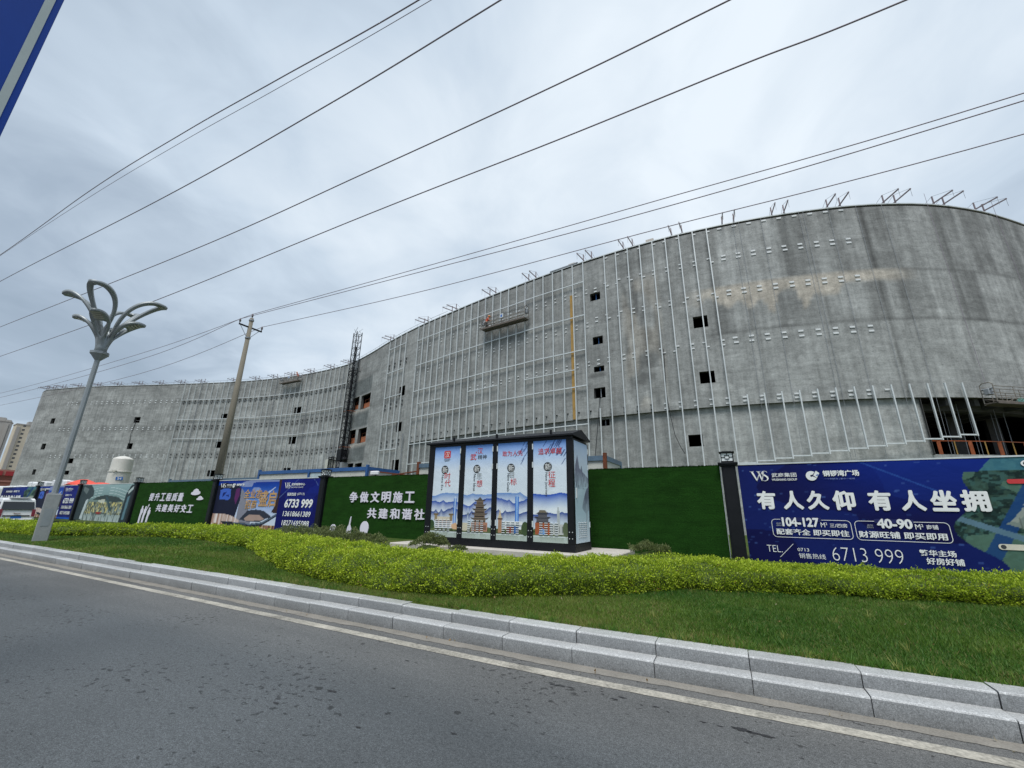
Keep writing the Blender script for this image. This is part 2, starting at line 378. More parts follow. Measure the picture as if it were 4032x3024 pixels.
# wide land sheet, lower than everything, out to the horizon
us = np.array([-1500, -700, -300, -140, -60, 0, 60, 150, 400, 1500.]); vs = np.array([-1200, -300, -60, -16.01, 5.2, 14, 40, 120, 400, 1500.])
P = np.array([[(u, v, -.04 if v < 10 else .05) for v in vs] for u in us]); tag(link('terrain', grid_mesh('terrain', P), MAT['earth']), 'flat bare ground reaching the horizon', kind='structure')
us = np.arange(-140, 34, .5); vs = np.concatenate([np.arange(5.45, 14.6, .35), [16, 20, 30, 60]])
P = np.array([[(u, v + (kerb_dv(u) if v < 6 else 0), ground_z(u, v)) for v in vs] for u in us])
P[:, -2:, 2] = .25
tag(link('lawn_ground', grid_mesh('lawn_ground', P), MAT['soil']), 'sloping green verge behind the granite kerb', kind='structure')
kerb = empty('kerb', kind='structure', label='two stepped rows of grey granite kerb stones')
def kerb_stone(h, d, L=.895):
    b = MB(); r = .011
    prof = [(0.012, 0), (0, h - r * 1.4), (r * .45, h - r * .45), (r * 1.5, h), (d, h), (d, 0)]
    b.prism(prof, -L / 2, L / 2, 'x'); return b.mesh('kerb_stone')
k_lo, k_hi = kerb_stone(.16, .26), kerb_stone(.135, .24)
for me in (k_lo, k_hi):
    me.materials.append(MAT['granite']); me.materials.append(MAT['granite_lit_top'])
    for p_ in me.polygons: p_.material_index = 1 if p_.normal.z > .35 else 0  # upward faces get the granite with the brighter, lit look painted in
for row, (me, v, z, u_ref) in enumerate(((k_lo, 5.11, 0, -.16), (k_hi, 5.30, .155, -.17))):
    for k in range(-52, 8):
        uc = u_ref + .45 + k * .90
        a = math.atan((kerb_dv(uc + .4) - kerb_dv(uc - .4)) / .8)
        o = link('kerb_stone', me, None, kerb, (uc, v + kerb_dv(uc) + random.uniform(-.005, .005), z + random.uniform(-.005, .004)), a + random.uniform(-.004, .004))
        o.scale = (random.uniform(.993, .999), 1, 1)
# dark oil blotches
def blotch(u, v, a, b, seed):
    rg = random.Random(seed); bm = bmesh.new(); n = 26; vs_ = []
    for i in range(n):
        t = 2 * math.pi * i / n; r = rg.uniform(.55, 1.15); vs_.append(bm.verts.new((u + a * r * math.cos(t), v + b * r * math.sin(t), .003)))
    bm.faces.new(vs_); me = bpy.data.meshes.new('oil_stain'); bm.to_mesh(me); bm.free(); return me
MAT['oil'] = simple('dark oil mark', (.016, .016, .018), .6, 0, .2, 20)
ST = empty('oil_stain', kind='structure', label='dark oil marks on the asphalt near the white line')
for i, (u, v, a, b) in enumerate([(-1.90, 4.475, .06, .012), (-1.83, 4.485, .06, .012), (-1.74, 4.50, .035, .012), (-1.58, 4.48, .02, .01), (-1.42, 4.51, .02, .01), (-1.30, 4.46, .04, .01), (-1.24, 4.53, .04, .016),
        (-1.05, 4.46, .018, .009), (-.93, 4.49, .035, .012), (-.82, 4.44, .018, .009), (-.26, 4.42, .07, .032), (-.17, 4.405, .055, .022), (-.08, 4.40, .06, .024), (-.54, 4.395, .03, .01), (-.41, 4.39, .03, .008),
        (-3.6, 4.25, .035, .012), (-3.47, 4.25, .03, .008), (-3.64, 3.26, .06, .02), (-3.84, 2.84, .04, .016), (-3.2, 3.6, .03, .012), (-2.2, 3.2, .03, .012), (-2.9, 2.9, .035, .012)]):
    link('oil_mark', blotch(u, v, a, b, i), MAT['oil'], ST)

# ------------------------------------------------------------------ the curved concrete building
CTRL = [(-150, 60), (-151, 50), (-149, 40), (-144, 32.5), (-136.5, 29.9), (-130.03, 30.75), (-121.12, 33.1), (-110.21, 37.1), (-99.7, 40.9), (-89.21, 44.4), (-81, 46.4), (-72.94, 47.5), (-65.12, 47.7), (-57.77, 47.1), (-50.96, 45.1), (-44.05, 42.6), (-36.5, 40.3), (-30, 38.8), (-24.38, 37.6), (-16.93, 36.3), (-10.42, 35.5), (-4.25, 35.25), (.01, 35.5), (4.25, 36.1), (8.85, 37.2), (12.37, 38.5), (15.75, 40.25), (19.2, 42.75), (22.3, 45.65), (25.3, 48.9), (28.4, 53), (30.6, 57.5), (31.5, 63), (31.5, 73)]
def catmull(P, n=12):
    P = np.array(P, float); o = []
    for i in range(len(P) - 1):
        p0, p1, p2, p3 = P[max(i - 1, 0)], P[i], P[i + 1], P[min(i + 2, len(P) - 1)]
        for k in range(n):
            t = k / n; o.append(.5 * ((2 * p1) + (-p0 + p2) * t + (2 * p0 - 5 * p1 + 4 * p2 - p3) * t * t + (-p0 + 3 * p1 - 3 * p2 + p3) * t ** 3))
    o.append(P[-1]); return np.array(o)
Q = catmull(CTRL); SA = np.concatenate([[0], np.cumsum(np.hypot(*np.diff(Q, axis=0).T))]); SA -= SA[np.argmin(abs(Q[:, 0]))]
def wall_xy(s, off=0):
    s = np.asarray(s, float); x = np.interp(s, SA, Q[:, 0]); y = np.interp(s, SA, Q[:, 1])
    dx = np.interp(s + .4, SA, Q[:, 0]) - np.interp(s - .4, SA, Q[:, 0]); dy = np.interp(s + .4, SA, Q[:, 1]) - np.interp(s - .4, SA, Q[:, 1])
    h = np.hypot(dx, dy) + 1e-9; return x + off * dy / h, y - off * dx / h, np.arctan2(dy, dx)
def wp(s, z, off=0):
    x, y, a = wall_xy(s, off); return Vector((float(x), float(y), z))
ROOF, LEDGE = 25.65, 9.65
OPEN = [(-10.93, -9.9, 21.1, 21.9), (-10.88, -9.85, 16.55, 17.33), (-10.88, -9.83, 13.87, 14.4), (-10.9, -9.83, 11.45, 12.36), (-10.65, -9.7, 8.9, 9.48),
        (-2.08, -.97, 16.42, 17.45), (-2.08, -.98, 11.6, 12.6), (-3.42, -2.38, 6.67, 7.6),
        (-40.8, -39.3, 16.3, 17.65), (-40.7, -39.25, 11.4, 12.65), (-40.8, -39.1, 6.3, 7.7),
        (-73.5, -71.6, 18.0, 19.35), (-73.5, -71.7, 12.5, 13.8), (-73.6, -71.8, 7.3, 8.25),
        (-91.6, -90.2, 18.0, 19.1), (-91.5, -90.2, 12.3, 13.6), (-91.9, -90.2, 6.9, 8.1),
        (-133.7, -132.4, 17.8, 19.0), (-111.9, -110.5, 17.6, 18.8), (-133.9, -132.6, 12.3, 13.55), (-111.8, -110.6, 12.2, 13.4), (-125.1, -123.6, 9.35, 10.35), (-125, -123.7, 7.1, 7.9), (-134, -133, 7.1, 8.2),
        (-56.6, -54.2, 16.8, 18.9), (-53.4, -50, 16.5, 18.75), (-56.6, -54.0, 11.3, 13.5), (-53, -50, 11.1, 13.35), (-55.6, -53.4, 5.8, 8.2), (-52.8, -50.3, 5.8, 8.05)]
BIG = (11.95, 26.0, 5.75, LEDGE)
building = empty('concrete_building', (0, 0, 0), label='huge curved grey raw concrete building shell behind the hoarding', cat='building')

def noise1(x, seed, sc):
    rg = np.random.default_rng(seed); t = rg.random(4096); k = np.asarray(x) / sc + 1500; i = np.floor(k).astype(int); f = k - i; f = f * f * (3 - 2 * f)
    return t[i % 4096] * (1 - f) + t[(i + 1) % 4096] * f
def noise2(x, y, seed, sx, sy):
    rg = np.random.default_rng(seed); T = rg.random((512, 512)); a = x / sx + 700; b = y / sy + 300; i = np.floor(a).astype(int); j = np.floor(b).astype(int)
    f = a - i; g = b - j; f = f * f * (3 - 2 * f); g = g * g * (3 - 2 * g); i %= 511; j %= 511
    return (T[i, j] * (1 - f) + T[i + 1, j] * f) * (1 - g) + (T[i, j + 1] * (1 - f) + T[i + 1, j + 1] * f) * g
def sst(a, b, x): t = np.clip((x - a) / (b - a), 0, 1); return t * t * (3 - 2 * t)
def box01(x, a, b, w): return sst(a - w, a + w, x) * (1 - sst(b - w, b + w, x))
def tone(S, Z):
    base = np.zeros(S.shape + (3,)); base[:] = (.31, .325, .320)
    k = 1 + .10 * (noise2(S, Z, 1, 3.2, 2.2) - .5) + .12 * (noise2(S, Z, 2, .9, .8) - .5)
    # wing: weathered blocks, paler foot
    left = 1 - sst(-45, -35, S); k *= 1 + left * (.10 * (noise2(S, Z, 3, 2.6, 1.1) - .5) * 2 + .07 * (1 - Z / 26))
    k *= 1 - left * .20 * box01(Z, 21.3, 22.3, .25) * (noise1(S, 5, 1.5) * .6 + .4) - left * .20 * box01(Z, 15.9, 17.0, .25) - left * .16 * box01(Z, 10.4, 11.5, .2)
    k *= 1 - left * .22 * sst(23.0, 25.6, Z) * noise1(S, 6, 2.0)
    # lift-joint rows running the length of the wing
    for z0 in np.arange(2.2, 25, 2.33): k *= 1 - left * .13 * np.exp(-((Z - z0) / .09) ** 2) * (.3 + .7 * noise1(S, int(z0 * 7), 3.0))
    for s0 in (-129.0, -121.4, -103.3, -108.6, -116.2, -97.5): k *= 1 - .20 * np.exp(-((S - s0) / .22) ** 2) * sst(-50, -60, S) * (.4 + .6 * noise1(Z, int(-s0), 2.5))
    # drum
    dr = sst(-3.5, .5, S); 
    st = noise1(S + .25 * noise1(Z, 9, 5), 10, .8); st2 = noise1(S, 11, .28); st3 = noise1(S + .3, 13, 1.7)
    ragged = 18.95 - 2.2 * noise1(S, 15, .75) ** 2 * sst(20, 3, S)
    top = sst(19.65, 19.85, Z)
    k *= 1 + .35 * dr * top * sst(.62, .9, noise1(S, 43, .9)) - dr * top * (.27 * sst(.42, .62, st3) + .18 * sst(.4, .7, st) + .06) + dr * top * .12 * st2
    beige = dr * box01(Z, 30, 31, 1) ; beige = dr * (1 - top) * sst(ragged - .25, ragged + .25, Z) * (1 - sst(11.5, 14.5, S))
    band = (Z > 15.6) * (Z < 19.7)
    k *= 1 - dr * band * (1 - beige) * (.26 * sst(.5, .62, noise1(S, 17, 1.2)) * sst(-1, 1.5, Z - 15.2) + .12 * sst(.5, .8, st))
    k *= 1 + dr * band * .30 * sst(.55, .9, st2) * (1 - beige)
    low = dr * (1 - sst(15.55, 15.65, Z)); k *= 1 + low * (.10 - .10 * sst(.55, .8, st2) * sst(9.7, 15, Z))
    # construction seams
    for z0, a in ((19.76, .40), (15.6, .50), (17.5, .15), (12.3, .10)): k *= 1 - a * dr * np.exp(-((Z - z0) / .07) ** 2)
    # long dark run-down lines
    for s0, wd, a, z0 in ((11.25, .10, .34, 9.7), (16.35, .08, .28, 9.7), (17.0, .06, .22, 15.6), (19.7, .10, .28, 9.7), (21.2, .07, .3, 12), (7.4, .05, .20, 9.7), (2.6, .05, .16, 0), (4.9, .12, .30, 0), (-1.1, .06, .2, 9.7), (13.6, .05, .15, 15), (9.1, .16, .22, 19.8)):
        zz = Z if s0 != 4.9 else 20 - Z
        if s0 == 4.9: k *= 1 - a * np.exp(-((S - s0) / wd) ** 2) * (Z < 9.5)
        else: k *= 1 - a * np.exp(-((S - s0 + .02 * np.sin(Z)) / wd) ** 2) * (Z > z0)
    # middle part: streaks and the stained patch
    md = box01(S, -37, -1.5, 1.2); k *= 1 - md * (.10 * sst(.45, .75, noise1(S, 21, .7)) * sst(15, 24, Z) + .05)
    k *= 1 - md * .30 * sst(.55, .75, noise1(S, 23, .45)) * box01(S, -6.6, -3.2, .2) * sst(22.5, 24.5, Z)
    pat = box01(S, -7.8, -4.6, .25) * box01(Z, 9.9, 22.2, .6)
    dark = pat * sst(.5, .72, noise2(S, Z, 25, .55, 2.6)); light = pat * sst(.62, .8, noise2(S, Z, 27, .45, .7))
    k *= 1 - .38 * dark; k *= 1 + .32 * light + .25 * box01(S, -8.0, -7.75, .06) * box01(Z, 10, 18, .6)
    k *= 1 - .42 * box01(S, -11.2, -9.7, .1) * box01(Z, 13.35, 13.8, .12)
    # under the ledge: paler fresh cement fields
    lw = (1 - sst(9.5, 9.6, Z)) * sst(-37, -36, S); k *= 1 + lw * (.08 + .12 * (noise2(S, Z, 31, 2.5, 1.8) - .5))
    k *= 1 - lw * .10 * sst(-3.2, -4.2, S)
    col = base * k[..., None]
    bm_ = (beige * .85 + pat * .35 * sst(.35, .6, noise2(S, Z, 29, .9, 2.0)))[..., None]
    col = col * (1 - bm_) + np.array((.50, .465, .40)) * (.9 + .2 * noise2(S, Z, 33, .6, .6))[..., None] * bm_
    # darker plaster fields between the hoist openings, pale sills below them
    for z0, z1 in ((13.75, 16.0), (8.35, 10.55), (19.0, 21.6)):
        f = (box01(S, -57.1, -50.0, .04) * box01(Z, z0, z1, .04))[..., None]; col = col * (1 - f) + np.array((.17, .19, .19)) * f * (.9 + .2 * noise2(S, Z, 35, 1, 1))[..., None]
    for z0, z1 in ((16.0, 16.55), (10.55, 11.15)):
        f = (box01(S, -56.9, -49.9, .04) * box01(Z, z0, z1, .04))[..., None]; col = col * (1 - f) + np.array((.40, .39, .36)) * f
    # bare repair squares and grey patches
    for s0, z0, a, b, q in ((6.9, 20.3, .42, .32, 1.22), (11.4, 11.3, .4, .4, 1.12), (10.1, 22.0, .7, .5, 1.25), (9.6, 16.3, .7, .6, 1.14), (-10.3, 18.6, .3, .2, 1.12), (-6.9, 17.6, .25, .5, 1.2), (-4.8, 19.0, .4, .5, 1.15), (14, 18.9, .8, .3, 1.1)):
        f = np.exp(-(((S - s0) / a) ** 4 + ((Z - z0) / b) ** 4)) * (.6 + .4 * noise2(S, Z, 41, .2, .2)); col *= (1 + (q - 1) * f)[..., None]
    f = box01(S, 9.2, 11.0, .06) * box01(Z, 19.85, 22.6, .3); col *= (1 - .22 * f)[..., None]
    return col
def breaks(lo, hi, st, extra):
    a = set(np.round(np.arange(lo, hi + 1e-6, st), 3)); a |= {round(x, 3) for x in extra if lo <= x <= hi}; a = sorted(a)
    keep = [a[0]]; ex = {round(x, 3) for x in extra} | {lo, hi}
    for x in a[1:]:
        if x - keep[-1] < .05:
            if x in ex and keep[-1] not in ex: keep[-1] = x
            continue
        keep.append(x)
    return np.array(keep)
def wall_part(name, s0, s1, z0, z1, off, st=.26):
    ops = OPEN + [BIG]
    S = breaks(s0, s1, st, [x for o in ops for x in o[:2]]); Z = breaks(z0, z1, st, [x for o in ops for x in o[2:]])
    x, y, a = wall_xy(S, off); SS, ZZ = np.meshgrid(S, Z, indexing='ij')
    P = np.stack([np.repeat(x[:, None], len(Z), 1), np.repeat(y[:, None], len(Z), 1), ZZ], -1)
    sc = (S[:-1] + S[1:]) / 2; zc_ = (Z[:-1] + Z[1:]) / 2; skip = np.zeros((len(sc), len(zc_)), bool)
    for a0, a1, b0, b1 in ops: skip |= ((sc > a0) & (sc < a1))[:, None] & ((zc_ > b0) & (zc_ < b1))[None, :]
    me = grid_mesh(name, P, skip); point_color(me, tone(SS, ZZ)); point_vec(me, np.stack([SS, ZZ, SS * 0], -1), 'sz')
    me.shade_smooth(); return link(name, me, MAT['concrete'], building)
wall_part('wall', SA[0], -37.0, 0, ROOF, 0, .34); wall_part('wall', -37.0, SA[-1], LEDGE, ROOF, 0, .24); wall_part('wall', -37.0, SA[-1], 0, LEDGE, -.28, .24)
def ribbon(name, s0, s1, A, B, mat, st=.5, uvtone=(.26, .27, .27)):
    S = np.arange(s0, s1 + .01, st); (oa, za), (ob, zb) = A, B
    xa, ya, _ = wall_xy(S, oa); xb, yb, _ = wall_xy(S, ob)
    P = np.stack([np.stack([xa, ya, S * 0 + za], -1), np.stack([xb, yb, S * 0 + zb], -1)], 1)
    me = grid_mesh(name, P); c = np.zeros((len(S) * 2, 3)); c[:] = uvtone; point_color(me, c); point_vec(me, np.stack([np.repeat(S, 2), np.tile([0, .4], len(S)), np.zeros(len(S) * 2)], -1), 'sz')
    return link(name, me, mat, building)
b = MB(); b.bm.faces.new([b.bm.verts.new(p_) for p_ in (wp(-37, 0, 0), wp(-37, 0, -.3), wp(-37, LEDGE, -.3), wp(-37, LEDGE, 0))]); _m = b.mesh('wall_return'); point_color(_m, np.full((4, 3), .24)); point_vec(_m, np.zeros((4, 3)), 'sz'); link('wall_return', _m, MAT['concrete'], building)
ribbon('ledge', -37, SA[-1], (0, LEDGE), (-.30, LEDGE), MAT['concrete'], uvtone=(.16, .16, .16))
ribbon('parapet', SA[0], SA[-1], (0, ROOF), (-.25, ROOF + .001), MAT['concrete']); ribbon('parapet', SA[0], SA[-1], (-.25, ROOF + .001), (-.25, ROOF - 1.2), MAT['concrete'])
# white edge rail along the parapet
cu = MB(); S_ = np.arange(-140, SA[-1], 1.6)
for a, b in zip(S_, S_[1:]): cu.bar(wp(a, ROOF + .03, .02), wp(b, ROOF + .03, .02), .10, .09)
cu.build('parapet_coping', MAT['galv'], building)
cu = MB(); S_ = np.arange(-140, -30, 1.6)
for a, b in zip(S_, S_[1:]): cu.rod(wp(a, ROOF + .42, .0), wp(b, ROOF + .42, .0), .022, seg=5); cu.rod(wp(a, ROOF, 0), wp(a, ROOF + .42, 0), .018, seg=5)
cu.build('parapet_rail', MAT['galv_dull'], building)
# flat roof and the unseen rear closure
bm = bmesh.new(); S_ = np.arange(SA[0], SA[-1], 1.5); x, y, _ = wall_xy(S_, -.3)
ring = [bm.verts.new((a, b, ROOF - 1.0)) for a, b in zip(x, y)] + [bm.verts.new((31.5, 95, ROOF - 1)), bm.verts.new((-150, 95, ROOF - 1))]
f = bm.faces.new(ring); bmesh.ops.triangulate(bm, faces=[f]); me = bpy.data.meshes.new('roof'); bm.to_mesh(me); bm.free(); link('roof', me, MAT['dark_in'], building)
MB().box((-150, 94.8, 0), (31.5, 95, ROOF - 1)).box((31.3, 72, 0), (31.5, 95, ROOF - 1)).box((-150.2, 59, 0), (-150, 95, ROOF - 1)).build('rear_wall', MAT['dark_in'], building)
for zf in (5.35, 10.4, 15.6, 20.4):
    S_ = np.arange(-140, SA[-1] - 2, 1.0); xa, ya, _ = wall_xy(S_, -.32); xb, yb, _ = wall_xy(S_, -7)
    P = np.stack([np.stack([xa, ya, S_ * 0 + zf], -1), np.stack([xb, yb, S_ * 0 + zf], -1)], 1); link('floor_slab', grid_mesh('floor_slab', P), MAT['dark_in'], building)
# reveals of every opening
for a0, a1, b0, b1 in OPEN:
    low = b1 < LEDGE and a0 > -37; of = -.28 if low else 0; d = -.42
    b = MB(); p = [wp(a0, b0, of), wp(a1, b0, of), wp(a1, b1, of), wp(a0, b1, of)]; q = [wp(a0, b0, of + d), wp(a1, b0, of + d), wp(a1, b1, of + d), wp(a0, b1, of + d)]
    for i in range(4): b.bm.faces.new([b.bm.verts.new(v) for v in (p[i], p[(i + 1) % 4], q[(i + 1) % 4], q[i])])
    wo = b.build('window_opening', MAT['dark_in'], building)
    if a0 > -12 and a0 < -8 and b1 - b0 < 1.0: MB().rod(wp((a0 + a1) / 2, b0, of - .3), wp((a0 + a1) / 2, b1, of - .3), .05, seg=6).build('pipe', MAT['blue_frame'] if b0 > 13 else MAT['galv_dull'], wo)
# orange boards and guard frames inside the hoist openings
for a0, a1, b0, b1 in OPEN[24:]:
    hb = b0 + (b1 - b0) * (.46 if b0 > 9 else .15)
    o = MB().box((0, 0, 0), (1, .05, 1)).build('guard_board', MAT['orange'], building); p, q_ = wp(a0 + .1, b0 + .02, -.5), wp(a1 - .15, b0 + .02, -.5); d = q_ - p
    o.location = p; o.rotation_euler = (0, 0, math.atan2(d.y, d.x)); o.scale = (d.length, 1, hb - b0)
    b = MB(); m_ = (b0 + b1) / 2 + .45
    b.bar(wp(a0 + .1, m_, -.55), wp(a1 - .1, m_ + .1, -.55), .06)
    for t in (0.12, .5, .88): b.bar(wp(a0 + (a1 - a0) * t, b0, -.55), wp(a0 + (a1 - a0) * t, m_ + .05, -.55), .06)
    b.build('guard_frame', MAT['rust'], building)
# big opening: deep beams, columns, orange railing, hanging ropes
b = MB(); a0, a1, b0, b1 = BIG
S_ = np.arange(a0, 24.1, 1.0)
for i in range(len(S_) - 1):
    b.bar(wp(S_[i], b1 - .35, -1.9), wp(S_[i + 1] + .05, b1 - .35, -1.9), .7, .5)
    if i % 2 == 0: b.bar(wp(S_[i], b1 - .2, -.4), wp(S_[i], b1 - .2, -8), .35, .6)
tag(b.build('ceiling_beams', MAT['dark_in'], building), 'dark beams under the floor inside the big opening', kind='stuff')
for s_ in (13.6, 18.6, 23.2):
    MB().bar(wp(s_, .3, -4.2), wp(s_, 9.3, -4.2), .7).build('column', MAT['dark_in'], building)
for k in range(11):
    s_ = a0 + .55 + k * 1.02; big_ = k % 2 == 0
    MB().bar(wp(s_, b0, -.34), wp(s_, b0 + .92, -.34), .20 if big_ else .06, .05).build('railing_post', MAT['orange_paint'] if big_ else MAT['timber'], building)
b = MB()
for a, c in zip(S_, S_[1:]): b.bar(wp(a, b0 + .92, -.34), wp(c, b0 + .92, -.34), .05)
b.build('handrail', MAT['orange_paint'], building)
MB().bar(wp(a0 - .0, b0 - .05, -.26), wp(a0 + .001, b1, -.26), .02, .5).build('opening_edge', MAT['dark_in'], building)
b = MB()
for s_ in (14.6, 15.2, 16.0, 16.9, 18.3, 18.9, 19.6, 21): b.rod(wp(s_, 5.8, -1.0 - (s_ % 1)), wp(s_ + .1, b1, -1.0 - (s_ % 1)), .018, seg=5)
b.build('rope', MAT['galv_dull'], building)
# plywood strip and joint strips
MB().box((-.17, -.03, 0), (.17, .03, 12.6)).build('plywood_strip', MAT['timber'], building, loc=wp(-12.88, 9.7, .06), rz=float(wall_xy(-12.9)[2]))

# mullions, transoms and brackets of the cladding frame
def unit_box(name, w=1, d=1, h=1):
    me = MB().box((-w / 2, -d / 2, 0), (w / 2, d / 2, h)).mesh(name); return me
ME_M = unit_box('mullion', .10, .11, 1); ME_M.materials.append(MAT['galv'])
ME_MD = unit_box('mullion', .10, .11, 1); ME_MD.materials.append(MAT['galv_dull'])
def mullion(s_, z0, z1, off=.26, me=None, wd=1.0):
    x, y, a = wall_xy(s_, off); o = link('mullion', me or ME_M, None, building, (float(x), float(y), z0), float(a)); o.scale = (wd * .82, 1, z1 - z0); return o
ME_T = MB().box((0, -.04, -.045), (1, .04, .045)).mesh('transom'); ME_T.materials.append(MAT['galv'])
def transom(s0, s1, z, off=.25, wd=1.0):
    p, q_ = wp(s0 + .05, z, off), wp(s1 - .05, z, off); d = q_ - p; o = link('transom', ME_T, None, building, p, math.atan2(d.y, d.x)); o.scale = (d.length, 1, wd); return o
ME_LW = MB().box((-.17, -.03, -.07), (.17, .03, .07)).mesh('bracket'); ME_LD = MB().box((-.11, -.02, -.07), (.11, .03, .07)).box((-.09, -.16, -.012), (.09, -.02, .012)).mesh('bracket'); ME_LD.materials.append(MAT['lug_dark']); ME_LW.materials.append(MAT['lug_white'])
NB = [0]
def bracket(s_, z, dark=False, off=.02, parts=True, acc=None, sc=1):
    x, y, a = wall_xy(s_, off)
    if acc is not None:
        M = Matrix.Translation((float(x), float(y), z)) @ Matrix.Rotation(float(a), 4, 'Z')
        acc.box((-.12, -.09, -.09) if dark else (-.15, -.03, -.08), (.12, .03, .09) if dark else (.15, .03, .08), mat=M); return
    if NB[0] >= 290: return
    NB[0] += 1; o = link('bracket', ME_LD if dark else ME_LW, None, building, (float(x), float(y), z), float(a)); o.scale = (sc, 1, sc)
M2 = [-36.75 + i * (25.3 / 22) for i in range(23)]
for i, s_ in enumerate(M2): mullion(s_, 5.2, 25.5 if i < 20 else 25.45)
for z in (23.32, 19.74, 16.2, 12.7): 
    for a, b_ in zip(M2, M2[1:]): transom(a, b_, z + .02 * math.sin(a))
for a, b_ in zip(M2, M2[1:]): transom(a, b_, 9.12 if a > -30 else 9.35)
for a, b_ in zip(M2, M2[1:]):
    if a < -31: transom(a, b_, 6.9); 
for i0, i1, z in ((16, 21, 14.35), (9, 13, 14.4), (1, 5, 14.4)):
    for i in range(i0, i1): transom(M2[i], M2[i + 1], z, .30, .8)
R1 = [-9.24 + i * 1.13 for i in range(9)]
for s_ in R1: mullion(s_, 4.9, 25.55)
mullion(-10.3, 3.5, 10.4)
R2 = [1.02 + i * 1.128 for i in range(13)]
for i, s_ in enumerate(R2): mullion(s_, 5.17 + .146 * i, 10.38 + .02 * i)
for i in range(12): transom(R2[i], R2[i + 1], 5.25 + .146 * (i + 1))
transom(-.2, R2[0], 5.25)
LB = [-101.5 + i * 1.321 for i in range(33)]
for i, s_ in enumerate(LB): mullion(s_, 2.5, 25.6, me=ME_MD if i % 7 == 3 else ME_M, wd=.75)
for z, i0, i1 in ((22.1, 0, 32), (18.02, 0, 32), (14.15, 0, 32)):
    for i in range(i0, i1):
        if NB[0] > 9999: break
        transom(LB[i], LB[i + 1], z)
M1 = [-44.4, -42.8, -41.2, -39.72]
for s_ in M1: mullion(s_, 4.5, 25.55 if s_ > -44 else 25.3)
mullion(-38.3, 4.5, 10.9, me=ME_MD)
for z in (24.0, 20.3, 16.6, 12.8, 9.2):
    for a, b_ in zip(M1, M1[1:]): transom(a, b_, z + (a + 44) * -.03)
for i, s_ in enumerate(M2):
    for z in (22.45, 22.05, 18.9, 18.5) : 
        if i > 9 or (i % 2 == 0): bracket(s_ + .16, z, sc=.62)
    for z in (14.95, 14.6):
        if i > 8: bracket(s_ + .16, z, sc=.6)
    bracket(s_ + .15, 10.3, True, sc=.7)
for s_ in R1:
    for z in (25.3, 22.62, 22.25, 19.3, 18.92, 15.05, 14.65): bracket(s_ + random.choice((-.12, .12)), z, sc=.8)
    for z in (10.25, 9.85): bracket(s_ - .12, z, s_ < -5, sc=.8)
for s_ in (-10.35,):
    for z in (22.35, 22.0, 19.25, 18.85, 15.0, 14.6): bracket(s_, z, sc=.8)
for i in range(9):
    s_ = .83 + i * 1.125
    for z in (22.65, 22.3, 19.35, 19.0, 15.15, 14.75): bracket(s_ + random.uniform(-.03, .03), z, sc=1.0)
    bracket(s_, 25.35, sc=1.0)
for i, s_ in enumerate(R2):
    for z in (10.25, 9.95): bracket(s_ - .14, z, i > 9, sc=.9)
for i in range(12): bracket(3.3 + 1.12 * i, 5.38, off=-.24, sc=1.1)
acc = MB(); accw = MB()
for i, s_ in enumerate(LB):
    for z in (21.95, 21.45, 16.75, 16.2, 11.15, 10.55): bracket(s_ + .38, z, True, acc=acc)
for s_ in M1:
    for z in (21.6, 21.1, 15.6, 15.05, 10.3, 9.75): bracket(s_ + .1, z, True, acc=acc)
tag(acc.build('dark_brackets', MAT['lug_dark'], building), 'rows of small dark steel fixing brackets', kind='stuff')
for i in range(22):
    s_ = -130 + i * 1.3
    for z in (22.2, 21.75, 16.6, 16.2, 11.0, 10.6): bracket(s_, z, acc=accw)
tag(accw.build('pale_brackets', MAT['lug_white'], building), 'rows of small pale steel fixing brackets', kind='stuff')
# loose grey cables hanging out of the windows
def cable(pts, r, mat, name, parent):
    c = bpy.data.curves.new(name, 'CURVE'); c.dimensions = '3D'; c.bevel_depth = r; c.bevel_resolution = 1; sp_ = c.splines.new('POLY'); sp_.points.add(len(pts) - 1)
    for p, q_ in zip(sp_.points, pts): p.co = (*q_, 1)
    t = bpy.data.objects.new(name + '_path', c); COL.objects.link(t); me = bpy.data.meshes.new_from_object(t.evaluated_get(bpy.context.evaluated_depsgraph_get())); me.name = name
    bpy.data.objects.remove(t); bpy.data.curves.remove(c); me.materials.clear(); me.shade_smooth(); return link(name, me, mat, parent)
cable([wp(-10.3, 11.45, -.2), wp(-10.32, 11.3, .25), wp(-10.5, 9, .45), wp(-10.75, 7, .5), wp(-11, 5, .6), wp(-11.1, 3, .6)], .03, MAT['black_metal'], 'cable', building)
cable([wp(-4.6, 15, .05), wp(-4.7, 11, .15), wp(-4.55, 9.2, .1), wp(-4.35, 7.6, .1), wp(-4.0, 6.6, .1), wp(-3.75, 6.1, .1)], .022, MAT['black_metal'], 'cable', building)
cable([wp(-111.3, 17.6, .05), wp(-111.5, 15.2, .2), wp(-111.4, 13.4, .1)], .04, MAT['black_metal'], 'cable', building)
cable([wp(-72.3, 12.5, .3), wp(-72.5, 9.5, .3), wp(-73.1, 7.3, .3)], .03, MAT['black_metal'], 'cable', building)
for s_ in (1.9, 2.35, 4.0, 6.8, 7.1, 8.9, 10.9, 12.8): cable([wp(s_, 25.6, .08), wp(s_ + .02, 15, .10), wp(s_ - .02, 9.7, .10), wp(s_, 5.2, .02)], .012, MAT['galv_dull'], 'cable', building)
for s_, z in ((-5.0, ROOF), (-13.6, ROOF)): MB().box((-.35, 0, 0), (.35, .6, .62)).build('roof_block', MAT['slab'], building, loc=wp(s_ if s_ > -10 else -13.0, z - .02, -.35), rz=float(wall_xy(s_)[2]))
